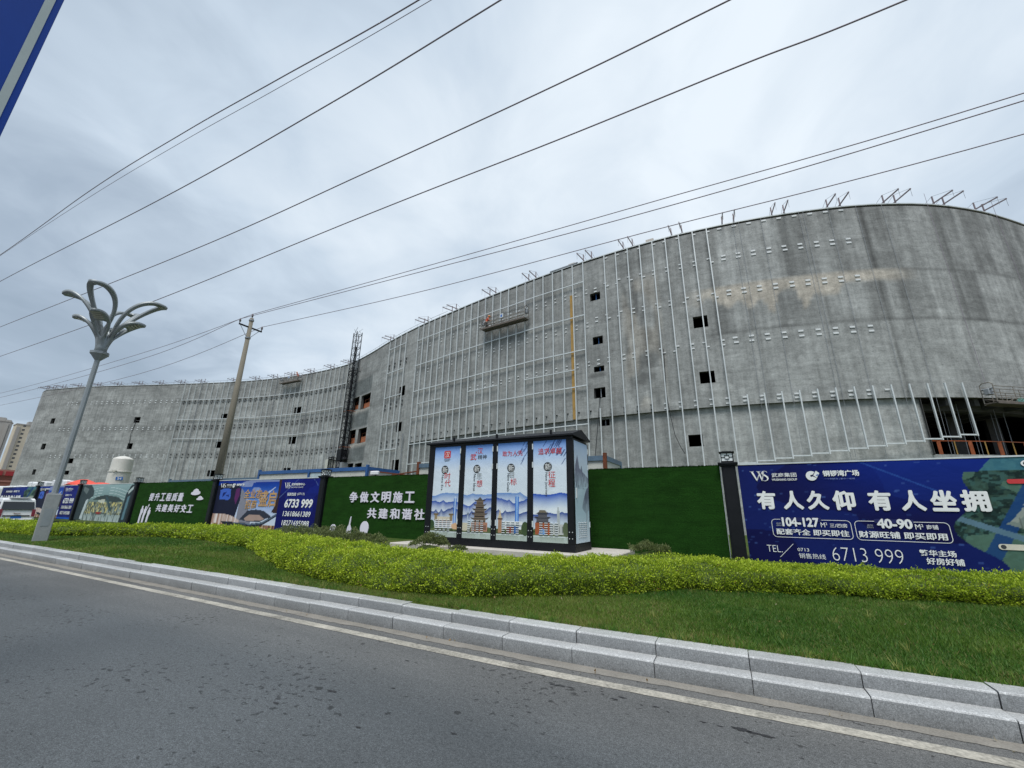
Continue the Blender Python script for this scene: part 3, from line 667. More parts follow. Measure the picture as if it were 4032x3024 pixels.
MB().box((-1.9, -.1, 0), (1.3, .6, .10)).build('roof_block', MAT['galv_dull'], building, loc=wp(-13.4, ROOF + .1, 0), rz=float(wall_xy(-13.4)[2]))

# ------------------------------------------------------------------ roof outriggers that carry the gondolas
def make_rig():
    root = empty('roof_outrigger')
    for i, dx in enumerate((-.45, .45)):
        b = MB(); b.bar((dx, 1.6, .36), (dx, -1.3, .36), .06, .09); b.build('beam', MAT['rig'], root)
        MB().bar((dx, .15, .0), (dx, .15, 1.0), .075).build('post', MAT['rig'], root)
        b = MB(); b.tube([(dx, -1.28, .42), (dx, .15, 1.0), (dx, 1.9, .3)], .012, 5); b.rod((dx, -1.25, .36), (dx, -1.25, -.3), .012, seg=5); b.build('stay_wire', MAT['galv_dull'], root)
    return root
RIGS = [-139.0, -136.5, -133.4, -128.6, -123.3, -118.2, -113, -108, -102.8, -98.0, -90.3, -84.9, -80.3, -75.7, -70.5, -64.9, -59.9, -44.8, -35.8, -30.1, -23.4, -17.7, -11.1, -7.0, -2.6, 1.6, 5.4, 9.5, 13.7, 17.8, 21.9]
rig0 = make_rig()
RIG_LABELS = ['roof outrigger at the far left tip of the parapet', 'roof outrigger second in from the left tip of the building', 'roof outrigger just left of where the lamp pole crosses the roofline', 'roof outrigger touching the left side of the lamp pole at the roofline', 'roof outrigger just right of the lamp pole at the roofline', 'roof outrigger above the bare wall between two vertical joints, nearer the lamp pole', 'roof outrigger above the bare wall, straight above the single left wing window', 'roof outrigger above the bare wall before its right hand joint', 'roof outrigger over the joint where the mullions of the left wing begin', 'roof outrigger over the first few mullions of the left wing', 'roof outrigger immediately left of the concrete utility pole', 'roof outrigger immediately right of the concrete utility pole', 'roof outrigger midway between utility pole and the small far gondola', 'roof outrigger holding the left end of the small far gondola', 'roof outrigger just right of the small far gondola', 'roof outrigger midway between small far gondola and lattice hoist', 'roof outrigger partly behind the lattice hoist mast', 'lone roof outrigger on the rising roofline right of the lattice hoist', 'roof outrigger over the left border of the bright mullion grid', 'roof outrigger a little left of the middle gondola', 'roof outrigger over the left end of the middle gondola', 'roof outrigger over the right end of the middle gondola', 'roof outrigger over the gap column of small square windows', 'short upright roof outrigger over the second tall mullion beyond the windows', 'roof outrigger beside the square roof block on the skyline', 'roof outrigger just past the last tall mullion, where bare wall starts', 'roof outrigger over the start of the beige stain, with dangling wires', 'roof outrigger over the middle of the beige stained drum', 'roof outrigger above the highest point of the rounded drum', 'roof outrigger right of the highest point, where the roofline falls', 'last whole roof outrigger before the right edge of the picture']
def rig_label(i, s_): return RIG_LABELS[i]
for i, s_ in enumerate(RIGS):
    o = rig0 if i == 0 else copy_tree(rig0); x, y, a = wall_xy(s_); o.location = (float(x), float(y), ROOF); o.rotation_euler = (0, 0, float(a) + random.uniform(-.12, .12))
    tag(o, rig_label(i, s_), 'outrigger', 'steel outriggers along the roof edge')

# ------------------------------------------------------------------ suspended gondolas
def make_gondola(L):
    root = empty('gondola')
    MB().box((-L / 2, -.36, -.05), (L / 2, .36, .03)).box((-L / 2, -.40, -.11), (L / 2, -.32, .06)).box((-L / 2, .32, -.11), (L / 2, .40, .06)).build('platform', MAT['gondola_deck'], root)
    for y, h in ((-.36, 1.1), (.36, 1.15)):
        b = MB(); z0 = .05
        for z in (.32, .62 if y < 0 else .7, h): b.rod((-L / 2, y, z), (L / 2, y, z), .026, seg=6)
        n = 8
        for k in range(n + 1): xx = -L / 2 + L * k / n; b.rod((xx, y, 0), (xx, y, h if k % 2 == 0 else .62), .022, seg=6)
        for k in range(n): xx = -L / 2 + L * k / n; b.rod((xx, y, .03 if k % 2 else .32), (xx + L / n, y, .32 if k % 2 else .03), .014, seg=5)
        b.build('railing', MAT['gondola'], root)
    for sx in (-1, 1):
        b = MB(); xx = sx * L / 2
        b.tube([(xx, -.36, 0), (xx, -.36, 1.25), (xx, -.2, 1.38), (xx, .2, 1.38), (xx, .36, 1.25), (xx, .36, 0)], .03, 6); b.rod((xx, -.36, .7), (xx, .36, .7), .025, seg=6)
        b.build('end_frame', MAT['gondola'], root)
        b = MB(); b.box((xx - sx * .05 - .17, -.16, .55), (xx - sx * .05 + .17, .16, .98), .03); b.rod((xx, -.3, .95), (xx, .3, .95), .07, seg=10); b.build('winch', MAT['galv_dull'], root)
    MB().box((-.22, -.47, .62), (.22, -.38, 1.12), .01).build('control_box', MAT['galv'], root)
    MB().box((-.12, -.48, .72), (.10, -.471, 1.0)).build('control_panel', MAT['plate_blue'], root)
    return root
def place_gondola(g, s0, s1, z0, z1, off, label):
    p, q_ = wp(s0, z0, off), wp(s1, z1, off); d = q_ - p; L = d.length; g.location = (p + q_) / 2
    g.rotation_euler = (0, -math.asin(d.z / L), math.atan2(d.y, d.x)); tag(g, label, 'gondola', 'suspended work gondolas')
    for ch in g.children:
        if ch.name.startswith('rope'): bpy.data.objects.remove(ch)
    for sx in (-1, 1):
        c = (p + q_) / 2 + d * .5 * sx * .97
        # the ropes run to the outriggers; each is a part of its gondola
        r_ = MB().rod((0, 0, 1.3), (0, 0, ROOF + .3 - c.z), .012, seg=5).build('rope', MAT['wire'], g); r_.location = (sx * L * .485, 0, 0); r_.rotation_euler = (0, math.asin(d.z / L), 0)
    return g
g1 = make_gondola(6.15); g2 = copy_tree(g1); g3 = copy_tree(g1)
place_gondola(g1, -23.9, -17.85, 21.12, 20.9, .75, 'grey work gondola hanging before the mullion grid with one orange helmeted worker')
place_gondola(g2, -77.2, -72.3, 24.1, 24.25, .8, 'small distant work gondola hanging at the roof edge of the left wing'); g2.scale = (.82, 1, 1)
place_gondola(g3, 15.4, 21.5, 9.05, 9.05, .85, 'work gondola at the right edge above the big dark opening')

def person(root_name, label, joints, mats, helmet, loc, rz, sc=1.0):
    """joints: dict of named points; one skinned body, vest, trousers, helmet"""
    J = joints; root = empty(root_name, loc, rz, label, 'person'); root.scale = (sc,) * 3
    def skinned(name, names, edges, rad, mat, sub=1):
        me = bpy.data.meshes.new(name); me.from_pydata([J[n] for n in names], [(names.index(a), names.index(b)) for a, b in edges], [])
        o = link(name, me, mat, root); md = o.modifiers.new('skin', 'SKIN')
        for i, n in enumerate(names): r = rad[n]; me.skin_vertices[0].data[i].radius = (r, r)
        me.skin_vertices[0].data[0].use_root = True; sb = o.modifiers.new('sub', 'SUBSURF'); sb.levels = sb.render_levels = sub; return o
    nm = ['pelvis', 'chest', 'neck', 'head', 'sl', 'el', 'hl', 'fl', 'sr', 'er', 'hr', 'fr', 'kl', 'al', 'tl', 'kr', 'ar', 'tr']
    ed = [('pelvis', 'chest'), ('chest', 'neck'), ('neck', 'head'), ('chest', 'sl'), ('sl', 'el'), ('el', 'hl'), ('hl', 'fl'), ('chest', 'sr'), ('sr', 'er'), ('er', 'hr'), ('hr', 'fr'), ('pelvis', 'kl'), ('kl', 'al'), ('al', 'tl'), ('pelvis', 'kr'), ('kr', 'ar'), ('ar', 'tr')]
    rad = dict(pelvis=.13, chest=.15, neck=.055, head=.10, sl=.065, el=.045, hl=.035, fl=.04, sr=.065, er=.045, hr=.035, fr=.04, kl=.065, al=.045, tl=.045, kr=.065, ar=.045, tr=.045)
    skinned('body', nm, ed, rad, mats[0])
    skinned('vest', ['pelvis', 'chest', 'sl', 'sr', 'el', 'er'], [('pelvis', 'chest'), ('chest', 'sl'), ('chest', 'sr'), ('sl', 'el'), ('sr', 'er')], dict(pelvis=.145, chest=.175, sl=.085, sr=.085, el=.055, er=.055), mats[1])
    skinned('trousers', ['pelvis', 'kl', 'al', 'kr', 'ar'], [('pelvis', 'kl'), ('kl', 'al'), ('pelvis', 'kr'), ('kr', 'ar')], dict(pelvis=.15, kl=.085, al=.065, kr=.085, ar=.065), mats[2])
    h = Vector(J['head']); f = Vector(J['face']) - h; b = MB(); b.sphere(h + Vector((0, 0, .05)), .135, (1, 1.1, .85)); b.lathe([(.0, 0), (.165, .0), (.165, .015), (.0, .02)], 14, h + Vector((0, 0, .04)) + f * .2); b.build('helmet', helmet, root, True)
    MB().sphere(h + f * .9 + Vector((0, 0, -.03)), .03, (1, 1, 1.2), 1).build('nose', MAT['skin'], root, True); return root
J1 = dict(pelvis=(0, 0, .86), chest=(.10, .10, 1.22), neck=(.17, .17, 1.42), head=(.22, .22, 1.54), face=(.30, .30, 1.52), sl=(-.02, .24, 1.30), el=(.12, .40, 1.12), hl=(.32, .48, 1.15), fl=(.38, .50, 1.17),
          sr=(.24, 0, 1.28), er=(.38, -.02, 1.04), hr=(.50, .12, .92), fr=(.55, .15, .90), kl=(-.02, .14, .46), al=(-.06, .16, .08), tl=(.06, .20, .04), kr=(.10, -.10, .47), ar=(.02, -.14, .08), tr=(.14, -.10, .04))
c = wp(-23.45, 21.17, .75); person('person', 'worker in orange helmet and orange red vest leaning in the middle gondola', J1, (MAT['skin'], MAT['vest'], MAT['cloth_dark']), MAT['helmet_orange'], c, float(wall_xy(-23.4)[2]))
c = wp(20.0, 9.12, .9); person('person', 'worker in yellow helmet and orange vest holding a pale board', J1, (MAT['skin'], MAT['vest'], MAT['cloth_dark']), MAT['helmet_yellow'], c, float(wall_xy(20)[2]) + 2.6, .94)
c = wp(20.75, 9.12, .7); person('person', 'worker in grey clothes and dark red helmet behind the yellow helmet', J1, (MAT['skin'], MAT['cloth_grey'], MAT['cloth_dark']), MAT['helmet_dark'], c, float(wall_xy(20)[2]) + .5, .97)
c = wp(-72.9, 24.3, .8); person('person', 'distant worker in red at the right end of the left wing gondola', J1, (MAT['skin'], MAT['vest'], MAT['cloth_grey']), MAT['helmet_orange'], c, float(wall_xy(-73)[2]) + 3, 1.0)
tag(MB().lathe([(.11, 0), (.14, .30), (.15, .31), (.13, .31)], 14).build('bucket', MAT['white_sack'], loc=wp(-22.85, 21.14, .75)), 'white bucket standing beside the worker in the middle gondola', 'bucket')
tag(MB().box((-.30, -.02, 0), (.30, .02, .75), .01).build('board', MAT['cabin_panel'], loc=wp(19.35, 9.75, 1.1), rz=.5), 'pale grey board held up in the right gondola', 'board')
tag(MB().lathe([(.30, 0), (.22, .2), (.05, .36)], 12).build('net_bundle', simple('green net', (.13, .30, .27), .8), loc=wp(17.6, 9.12, .85)), 'green net bundle lying on the floor of the right gondola', 'net')

# ------------------------------------------------------------------ lattice hoist
hs, hoff = -56.85, 1.35
x, y, a = wall_xy(hs, hoff)
hoist = empty('construction_hoist', (-54.95, 45.55, .3), float(a), 'tall dark lattice hoist mast with a cage at its foot', 'hoist')
for k, (dx, dy) in enumerate(((-.62, -.45), (.62, -.45), (.62, .45), (-.62, .45))): MB().rod((dx, dy, 0), (dx, dy, 30.0), .07, seg=6).build('mast_leg', MAT['charcoal'] if 1 else None, hoist)
me = None
for k in range(26):
    z = .3 + k * 1.17
    if me is None:
        b = MB(); c4 = ((-.62, -.45), (.62, -.45), (.62, .45), (-.62, .45))
        for i in range(4):
            p, q_ = c4[i], c4[(i + 1) % 4]; b.bar((*p, 0), (*q_, 0), .075); b.bar((*p, 0), (*q_, 1.17), .045)
        me = b.mesh('lattice_bay'); me.materials.append(MAT['galv_dull'])
        me2 = me.copy(); me2.materials[0] = MAT['charcoal']
    link('lattice_bay', me if k > 19 else me2, None, hoist, (0, 0, z))
MB().bar((0, 0, 0), (0, 0, 27.5), .14).build('rack', MAT['black_metal'], hoist)
for z in (23.0, 16.2, 10.4):
    b = MB(); b.bar((-.4, .33, z), (.5, 1.65, z), .10); b.bar((.42, -.33, z + .1), (1.5, 1.65, z), .10); b.bar((-.9, -.33, z + .05), (.6, -.33, z + .05), .12); b.build('wall_tie', MAT['rust'] if z < 20 else MAT['charcoal'], hoist)
b = MB(); z0, z1 = 5.6, 9.0
cx0, cx1 = -2.9, -1.05
for x_ in (cx0, cx1):
    for y_ in (-.75, .75): b.bar((x_, y_, z0), (x_, y_, z1), .12)
for z in (z0, (z0 + z1) / 2, z1 - .3, z1):
    b.bar((cx0, -.75, z), (cx1, -.75, z), .10); b.bar((cx0, .75, z), (cx1, .75, z), .10); b.bar((cx0, -.75, z), (cx0, .75, z), .10)
b.bar(((cx0 + cx1) / 2, -.75, z0), ((cx0 + cx1) / 2, -.75, z1), .07); b.build('cage', MAT['charcoal'], hoist)
MB().box((cx0 + .1, .5, z0), (cx1 - .1, .6, z1 - .1)).box((cx0 + .1, -.7, z0), (cx1 - .1, .6, z0 + .06)).build('cage_panel', MAT['galv_dull'], hoist)
MB().box((-4.45, -.65, 5.2), (-3.02, .65, 8.75), .03).build('control_cabin', MAT['cabin_panel'], hoist)
b = MB()
for x_ in np.linspace(-4.2, -1.2, 6):
    for y_ in (-.65, .65): b.rod((x_, y_, 8.9), (x_, y_, 10.2), .03, seg=5)
for z in (9.3, 9.75, 10.2):
    for y_ in (-.65, .65): b.rod((-4.2, y_, z), (-1.2, y_, z), .03, seg=5)
    b.rod((-4.2, -.65, z), (-4.2, .65, z), .03, seg=5)
b.build('guard_rail', MAT['galv_dull'], hoist)
b = MB(); b.box((.75, -.5, 4.8), (1.5, .5, 8.0), .02); b.build('counter_cabin', MAT['galv_dull'], hoist)
b = MB(); b.box((-.9, -.5, 8.3), (.5, .5, 10.1), .05); b.sphere((1.4, -.1, 8.5), .42, (1, 1, .9)); b.tube([(1.05, -.3, 8.8), (1.05, -.3, 9.6), (1.75, -.3, 9.6), (1.75, -.3, 8.4)], .04); b.build('drive_unit', MAT['charcoal'], hoist)

# ------------------------------------------------------------------ text helper
FONT_CACHE = {}
def text_mesh(body, bold=0.0):
    key = (body, bold)
    if key not in FONT_CACHE:
        c = bpy.data.curves.new('t', 'FONT'); c.body = body; c.offset = bold; c.resolution_u = 3; o = bpy.data.objects.new('t', c); COL.objects.link(o)
        dg = bpy.context.evaluated_depsgraph_get(); me = bpy.data.meshes.new_from_object(o.evaluated_get(dg)); bpy.data.objects.remove(o)
        n = len(me.vertices); co = np.zeros(n * 3, np.float32); me.vertices.foreach_get('co', co); co = co.reshape(-1, 3)
        F = [tuple(p.vertices) for p in me.polygons]; FONT_CACHE[key] = (co, F)
    return FONT_CACHE[key]
def text(body, x0, x1, z0, z1, y, mat, parent, bold=.0, name='lettering', depth=0, shear=0, axis='y', turn=0, T=None):
    """fit the words into the box x0..x1, z0..z1 on the plane y (facing -y)"""
    co, F = text_mesh(body, min(bold, .008)); c = co.copy(); extra = max(bold - .008, 0) * 1.25
    if extra > 0:
        n0 = len(c); F0 = list(F); offs = [(0, 0), (extra, 0), (-extra, 0), (0, extra), (0, -extra), (extra * .7, extra * .7), (-extra * .7, -extra * .7), (-extra * .7, extra * .7), (extra * .7, -extra * .7)]
        c = np.concatenate([c + (a, b, 0) for a, b in offs]); F = [tuple(i + k * n0 for i in f) for k in range(len(offs)) for f in F0]
    if turn: c = np.stack([c[:, 1], -c[:, 0], c[:, 2]], -1)          # reading downwards
    mn, mx = c.min(0), c.max(0); u = (c[:, 0] - mn[0]) / max(mx[0] - mn[0], 1e-6); w_ = (c[:, 1] - mn[1]) / max(mx[1] - mn[1], 1e-6)
    X = x0 + u * (x1 - x0) + shear * (w_ - .5) * (z1 - z0); Zz = z0 + w_ * (z1 - z0); V = np.stack([X, X * 0 + y, Zz], -1)
    if extra > 0: V[:, 1] += np.repeat(np.arange(len(offs)) * (.0007 if depth else .0003), n0)
    if depth:
        n = len(V); V2 = np.concatenate([V, V + (0, depth, 0)]); FF = list(F) + [tuple(i + n for i in f[::-1]) for f in F]; cnt = {}
        for f in F:
            for i in range(len(f)):
                a, b = f[i], f[(i + 1) % len(f)]; cnt[(a, b)] = 1
        FF += [(b, a, a + n, b + n) for (a, b) in cnt if (b, a) not in cnt]; V = V2; F = FF
    me = bpy.data.meshes.new(name); me.from_pydata(V.tolist(), [], F)
    o = link(name, me, mat, parent); return o
def poly(pts, y, mat, parent, name='print_shape', depth=0):
    if depth: return MB().prism(pts, y, y + depth).build(name, mat, parent)
    bm = bmesh.new(); f = bm.faces.new([bm.verts.new((a, y, b)) for a, b in pts]); f.normal_update()
    if f.normal.y > 0: f.normal_flip()
    bmesh.ops.triangulate(bm, faces=[f]); me = bpy.data.meshes.new(name); bm.to_mesh(me); bm.free(); return link(name, me, mat, parent)
def outline(pts, y, wd, mat, parent, name='print_outline'):
    bm = bmesh.new(); n = len(pts); P = [Vector((a, b)) for a, b in pts]; I, O = [], []
    for i in range(n):
        d = (P[(i + 1) % n] - P[i - 1]).normalized(); nn = Vector((-d.y, d.x)) * wd / 2
        I.append(bm.verts.new((P[i].x + nn.x, y, P[i].y + nn.y))); O.append(bm.verts.new((P[i].x - nn.x, y, P[i].y - nn.y)))
    for i in range(n): bm.faces.new((I[i], O[i], O[(i + 1) % n], I[(i + 1) % n]))
    me = bpy.data.meshes.new(name); bm.to_mesh(me); bm.free(); return link(name, me, mat, parent)
def rrect(x0, x1, z0, z1, r, n=5):
    p = []
    for cx, cz, a in ((x1 - r, z1 - r, 0), (x0 + r, z1 - r, 90), (x0 + r, z0 + r, 180), (x1 - r, z0 + r, 270)):
        for k in range(n + 1): t = math.radians(a + 90 * k / n); p.append((cx + r * math.cos(t), cz + r * math.sin(t)))
    return p
def circ(cx, cz, rx, rz=None, n=20, a0=0, a1=360): rz = rz or rx; return [(cx + rx * math.cos(math.radians(a0 + (a1 - a0) * k / n)), cz + rz * math.sin(math.radians(a0 + (a1 - a0) * k / n))) for k in range(n if a1 - a0 == 360 else n + 1)]
# painter for printed sheets (flat print)
def inpoly(X, Y, pts):
    r = np.zeros(X.shape, bool); n = len(pts)
    for i in range(n):
        (x0, y0), (x1, y1) = pts[i], pts[(i + 1) % n]
        c = ((y0 > Y) != (y1 > Y)) & (X < (x1 - x0) * (Y - y0) / (y1 - y0 + 1e-12) + x0); r ^= c
    return r
def put(C, M, col, a=1.0):
    if np.isscalar(a): a = np.full(M.shape, a)
    w_ = (M * a)[..., None]; C[:] = C * (1 - w_) + lin(col) * w_
def grad(Z, stops):
    zs = [s_[0] for s_ in stops]; return np.stack([np.interp(Z, zs, [lin(s_[1])[i] for s_ in stops]) for i in range(3)], -1)
def sheet(name, x0, x1, z0, z1, y, step, fn, parent, mat=None, wave=0.0):
    xs = np.linspace(x0, x1, max(2, int((x1 - x0) / step) + 1)); zs = np.linspace(z0, z1, max(2, int((z1 - z0) / step) + 1))
    X, Z = np.meshgrid(xs, zs, indexing='ij'); Y = np.full(X.shape, float(y)) + wave * (noise2(X, Z, 77, 1.1, .6) - .5)
    me = grid_mesh(name, np.stack([X, Y, Z], -1)); point_color(me, fn(X, Z)); me.shade_smooth(); return link(name, me, mat or MAT['print'], parent)
# serif monogram: W and S interlaced
def ws_logo(x0, x1, z0, z1, y, parent):
    W = x1 - x0; H = z1 - z0
    def P(u, v): return (x0 + u * W, z0 + v * H)
    b = MB(); t = .0015
    for q_ in ([(0, 1), (.13, 1), (.36, .06), (.30, 0)], [(.30, 0), (.34, .0), (.56, .93), (.52, .93)], [(.40, 1), (.53, 1), (.66, .06), (.60, 0)], [(.60, 0), (.64, 0), (.80, .90), (.76, .90)], [(-.05, 1), (.20, 1), (.20, .97), (-.05, .97)], [(.34, 1), (.60, 1), (.60, .97), (.34, .97)]):
        b.prism([P(*k) for k in q_], y, y + t)
    pts = [(.97, .84), (.93, .96), (.82, 1.0), (.72, .95), (.68, .82), (.72, .68), (.84, .54), (.95, .40), (.98, .22), (.92, .07), (.80, 0), (.68, .04), (.62, .18)]
    wd = [.02, .03, .04, .06, .09, .12, .13, .12, .09, .06, .04, .03, .02]
    L_, R_ = [], []
    for i, (u, v) in enumerate(pts):
        a = pts[max(i - 1, 0)]; c = pts[min(i + 1, len(pts) - 1)]; d = Vector((c[0] - a[0], c[1] - a[1])).normalized(); n_ = Vector((-d.y, d.x)) * wd[i] / 2; L_.append(P(u + n_.x, v + n_.y)); R_.append(P(u - n_.x, v - n_.y))
    for i in range(len(pts) - 1): b.prism([L_[i], L_[i + 1], R_[i + 1], R_[i]], y, y + t)
    return b.build('logo', MAT['white_print'], parent)
def c_logo(x0, x1, z0, z1, y, parent):
    h = (z1 - z0) / 2; cx, cz = x0 + h, z0 + h; pts = circ(cx, cz, h, n=22, a0=50, a1=330) + circ(cx, cz, h * .22, n=10, a0=330, a1=50)
    b = MB(); b.prism(pts, y, y + .0015); s_ = h; b.prism([(cx + .35 * s_, cz + .1 * s_), (cx + .9 * s_, cz - .45 * s_), (x1, cz + .55 * s_), (x1 - .55 * s_, cz + 1.05 * s_)], y, y + .0015); o = b.build('logo', MAT['white_print'], parent)
    poly([(cx + .75 * s_, cz + .05 * s_), (cx + 1.0 * s_, cz - .15 * s_), (cx + 1.35 * s_, cz + .2 * s_), (cx + 1.1 * s_, cz + .42 * s_)], y - .001, MAT['pale_blue_print'], o, 'logo_square'); return o

# ------------------------------------------------------------------ hoarding: posts, turf panels, banners
HV = 14.0
def make_post():
    root = empty('hoarding_post'); g = .35
    MB().box((-.185, -.2, 0), (.185, .12, 2.66), .012).build('shaft', MAT['black_metal'], root)
    MB().box((-.13, -.215, .1), (.13, -.2, 2.6)).build('front_plate', MAT['charcoal'], root)
    MB().box((-.23, -.26, 2.66), (.23, .16, 2.70)).box((-.26, -.29, 2.70), (.26, .19, 2.755), .01).build('cap', MAT['black_metal'], root)
    MB().box((-.145, -.19, 2.79), (.145, .09, 3.02)).build('lantern_pane', MAT['lamp_white'], root)
    b = MB(); w_, y0, y1, z0, z1, t = .155, -.20, .10, 2.785, 3.03, .022
    for (xa, ya, xb, yb) in ((-w_, y0, w_, y0), (w_, y0, w_, y1), (w_, y1, -w_, y1), (-w_, y1, -w_, y0)):
        for z in (z0, z1): b.bar((xa, ya, z), (xb, yb, z), t)
        b.bar((xa, ya, z0), (xa, ya, z1), t)
        A, B = Vector((xa, ya, 0)), Vector((xb, yb, 0)); zm = (z0 + z1) / 2
        def Pt(f, z): q_ = A.lerp(B, f); return (q_.x, q_.y, z)
        for f0, za, f1, zb in ((.32, zm - .05, .68, zm - .05), (.32, zm + .05, .68, zm + .05), (.32, zm - .05, .32, zm + .05), (.68, zm - .05, .68, zm + .05), (0, zm, .32, zm), (.68, zm, 1, zm), (.5, z0, .5, zm - .05), (.5, zm + .05, .5, z1)): b.bar(Pt(f0, za), Pt(f1, zb), .014)
    b.build('lantern_lattice', MAT['black_metal'], root)
    MB().box((-.20, -.245, 3.04), (.20, .145, 3.065)).box((-.12, -.16, 3.065), (.12, .06, 3.085)).build('lantern_cap', MAT['black_metal'], root)
    return root
post0 = make_post()
POSTS = [(-.34, 'black hoarding post with lantern between the plain turf panel and the right billboard'), (-9.0, 'black hoarding post hidden behind the cabinet'), (-17.76, 'black hoarding post with lantern between the phone number banner and the slogan turf panel'),
         (-27.08, 'black hoarding post with lantern right of the people silhouette turf panel'), (-36.85, 'black hoarding post with lantern left of the people silhouette turf panel'), (-46.3, 'black hoarding post with lantern left of the shopping hall banner'), (-55.6, 'farthest left black hoarding post with lantern, beside the van')]
first = True
for u, lb in POSTS:
    if u == -9.0: continue
    o = post0 if first else copy_tree(post0); first = False; o.location = (u, HV, .34); tag(o, lb, 'post', 'black hoarding posts with lanterns')

def turf(u0, u1, label):
    root = empty('turf_panel', ((u0 + u1) / 2, HV, .4), label=label, cat='panel', group='artificial turf hoarding panels'); c = (u0 + u1) / 2
    sh = sheet('turf_sheet', u0 - c, u1 - c, 0, 2.63, -.07, .12, lambda X, Z: np.full(X.shape + (3,), .3), root, MAT['turf'], .02)
    MB().box((u0 - c, -.05, 0), (u1 - c, .02, 2.62)).build('backing_board', MAT['charcoal'], root)
    # fringe of blades so the top edge is not a clean line
    n = int((u1 - u0) * 130); xs = RNG.uniform(u0 - c, u1 - c, n); h = RNG.uniform(.01, .045, n); V = np.zeros((n, 3, 3)); V[:, 0] = np.stack([xs - .012, xs * 0 - .07, xs * 0 + 2.62], -1); V[:, 1] = V[:, 0] + (.024, 0, 0); V[:, 2] = V[:, 0] + np.stack([RNG.uniform(-.02, .04, n), RNG.uniform(-.03, 0, n), h], -1)
    me = fast_mesh('turf_fringe', V.reshape(-1, 3), 3); tag(link('turf_fringe', me, MAT['turf'], root), kind='stuff')
    MB().box((u1 - c - .012, -.09, 0), (u1 - c, -.05, 2.6)).build('edge_trim', MAT['galv'], root)
    return root, c
def foam(word, x0, x1, z0, z1, root, c, y=-.115, shear=0):
    n = len(word); pitch_ = (x1 - x0) / n
    for i, ch in enumerate(word):
        a = x0 + i * pitch_ + pitch_ * .10; text(ch, a - c, a + pitch_ * .80 - c, z0 - .4, z1 - .4, y, MAT['white_letter'], root, .022, 'letter', .035, shear)
tp, c = turf(-8.78, -.56, 'plain dark green artificial turf panel right of the cabinet')
tp, c = turf(-17.55, -9.2, 'green turf panel with white slogan letters and city silhouette left of the cabinet')
foam('争做文明施工', -15.95, -12.0, 1.88, 2.34, tp, c); foam('共建和谐社会', -14.72, -10.75, 1.22, 1.65, tp, c)
def sil(pts, sx, sz, ox, oz, root, c, name): return poly([(ox + a * sx - c, oz + b * sz - .4) for a, b in pts], -.11, MAT['white_letter'], root, name, .03)
# skyline: tower, spire, small blocks
sil([(0, 0), (.04, 0), (.04, .22), (.10, .30), (.18, .55), (.24, .62), (.30, .98), (.36, 1.0), (.33, .62), (.42, .45), (.42, .24), (.46, .20), (.46, 0)], .95, .95, -15.95, .33, tp, c, 'skyline_silhouette')
sil([(0, 0), (0, .5), (.5, .9), (.62, .4), (.7, 1.0), (.85, .3), (1, .4), (1, 0)], .42, .32, -16.42, .38, tp, c, 'skyline_silhouette')
sil([(0, 0), (.05, .8), (.2, .9), (.3, .35), (.45, .3), (.55, .85), (.75, .85), (.8, .3), (1, .8), (1, 0)], .48, .30, -15.35, .38, tp, c, 'skyline_silhouette')
def tree_sil(ox, oz, s_, root, c):
    p = circ(0, .62, .34, .40, 14); p = [(a, b) if b > .38 else (a * 1.15, b) for a, b in p]; sil(p, s_, s_, ox, oz, root, c, 'tree_silhouette'); sil([(-.05, 0), (.05, 0), (.04, .4), (-.04, .4)], s_, s_, ox, oz, root, c, 'tree_silhouette')
tree_sil(-16.72, .36, .55, tp, c); tree_sil(-14.75, .34, .75, tp, c); tree_sil(-17.15, .34, .30, tp, c)
tp, c = turf(-36.6, -27.35, 'green turf panel with people silhouettes and white slogan letters')
foam('提升工程质量', -34.75, -30.35, 1.86, 2.35, tp, c, shear=.12); foam('共建美好交工', -33.5, -28.95, 1.20, 1.66, tp, c, shear=.12)
for ox, hh, arm in ((-35.45, 1.22, 0), (-35.0, 1.20, 1), (-34.45, 1.12, 0)):
    body = [(0, 0), (.16, 0), (.20, .45), (.28, .62), (.26, .80), (.19, .84), (.20, .90), (.17, .97), (.11, .97), (.08, .90), (.09, .84), (.02, .78), (.03, .60), (0, .40)]
    sil(body, 1.25, hh, ox, .36, tp, c, 'people_silhouette')
    if arm: sil([(.24, .76), (.28, .70), (.44, 1.0), (.40, 1.08)], 1.25, hh, ox, .36, tp, c, 'people_silhouette')
def cloud(ox, oz, w_, h_, root, c):
    p = [(0, .15), (.02, .4), (.18, .5), (.25, .8), (.48, 1), (.7, .85), (.78, .6), (.98, .5), (1, .2), (.8, .05), (.55, 0), (.2, .02)]; sil(p, w_, h_, ox, oz, root, c, 'cloud_silhouette')
cloud(-29.6, 2.22, 1.0, .38, tp, c); cloud(-28.85, 1.93, .70, .24, tp, c)

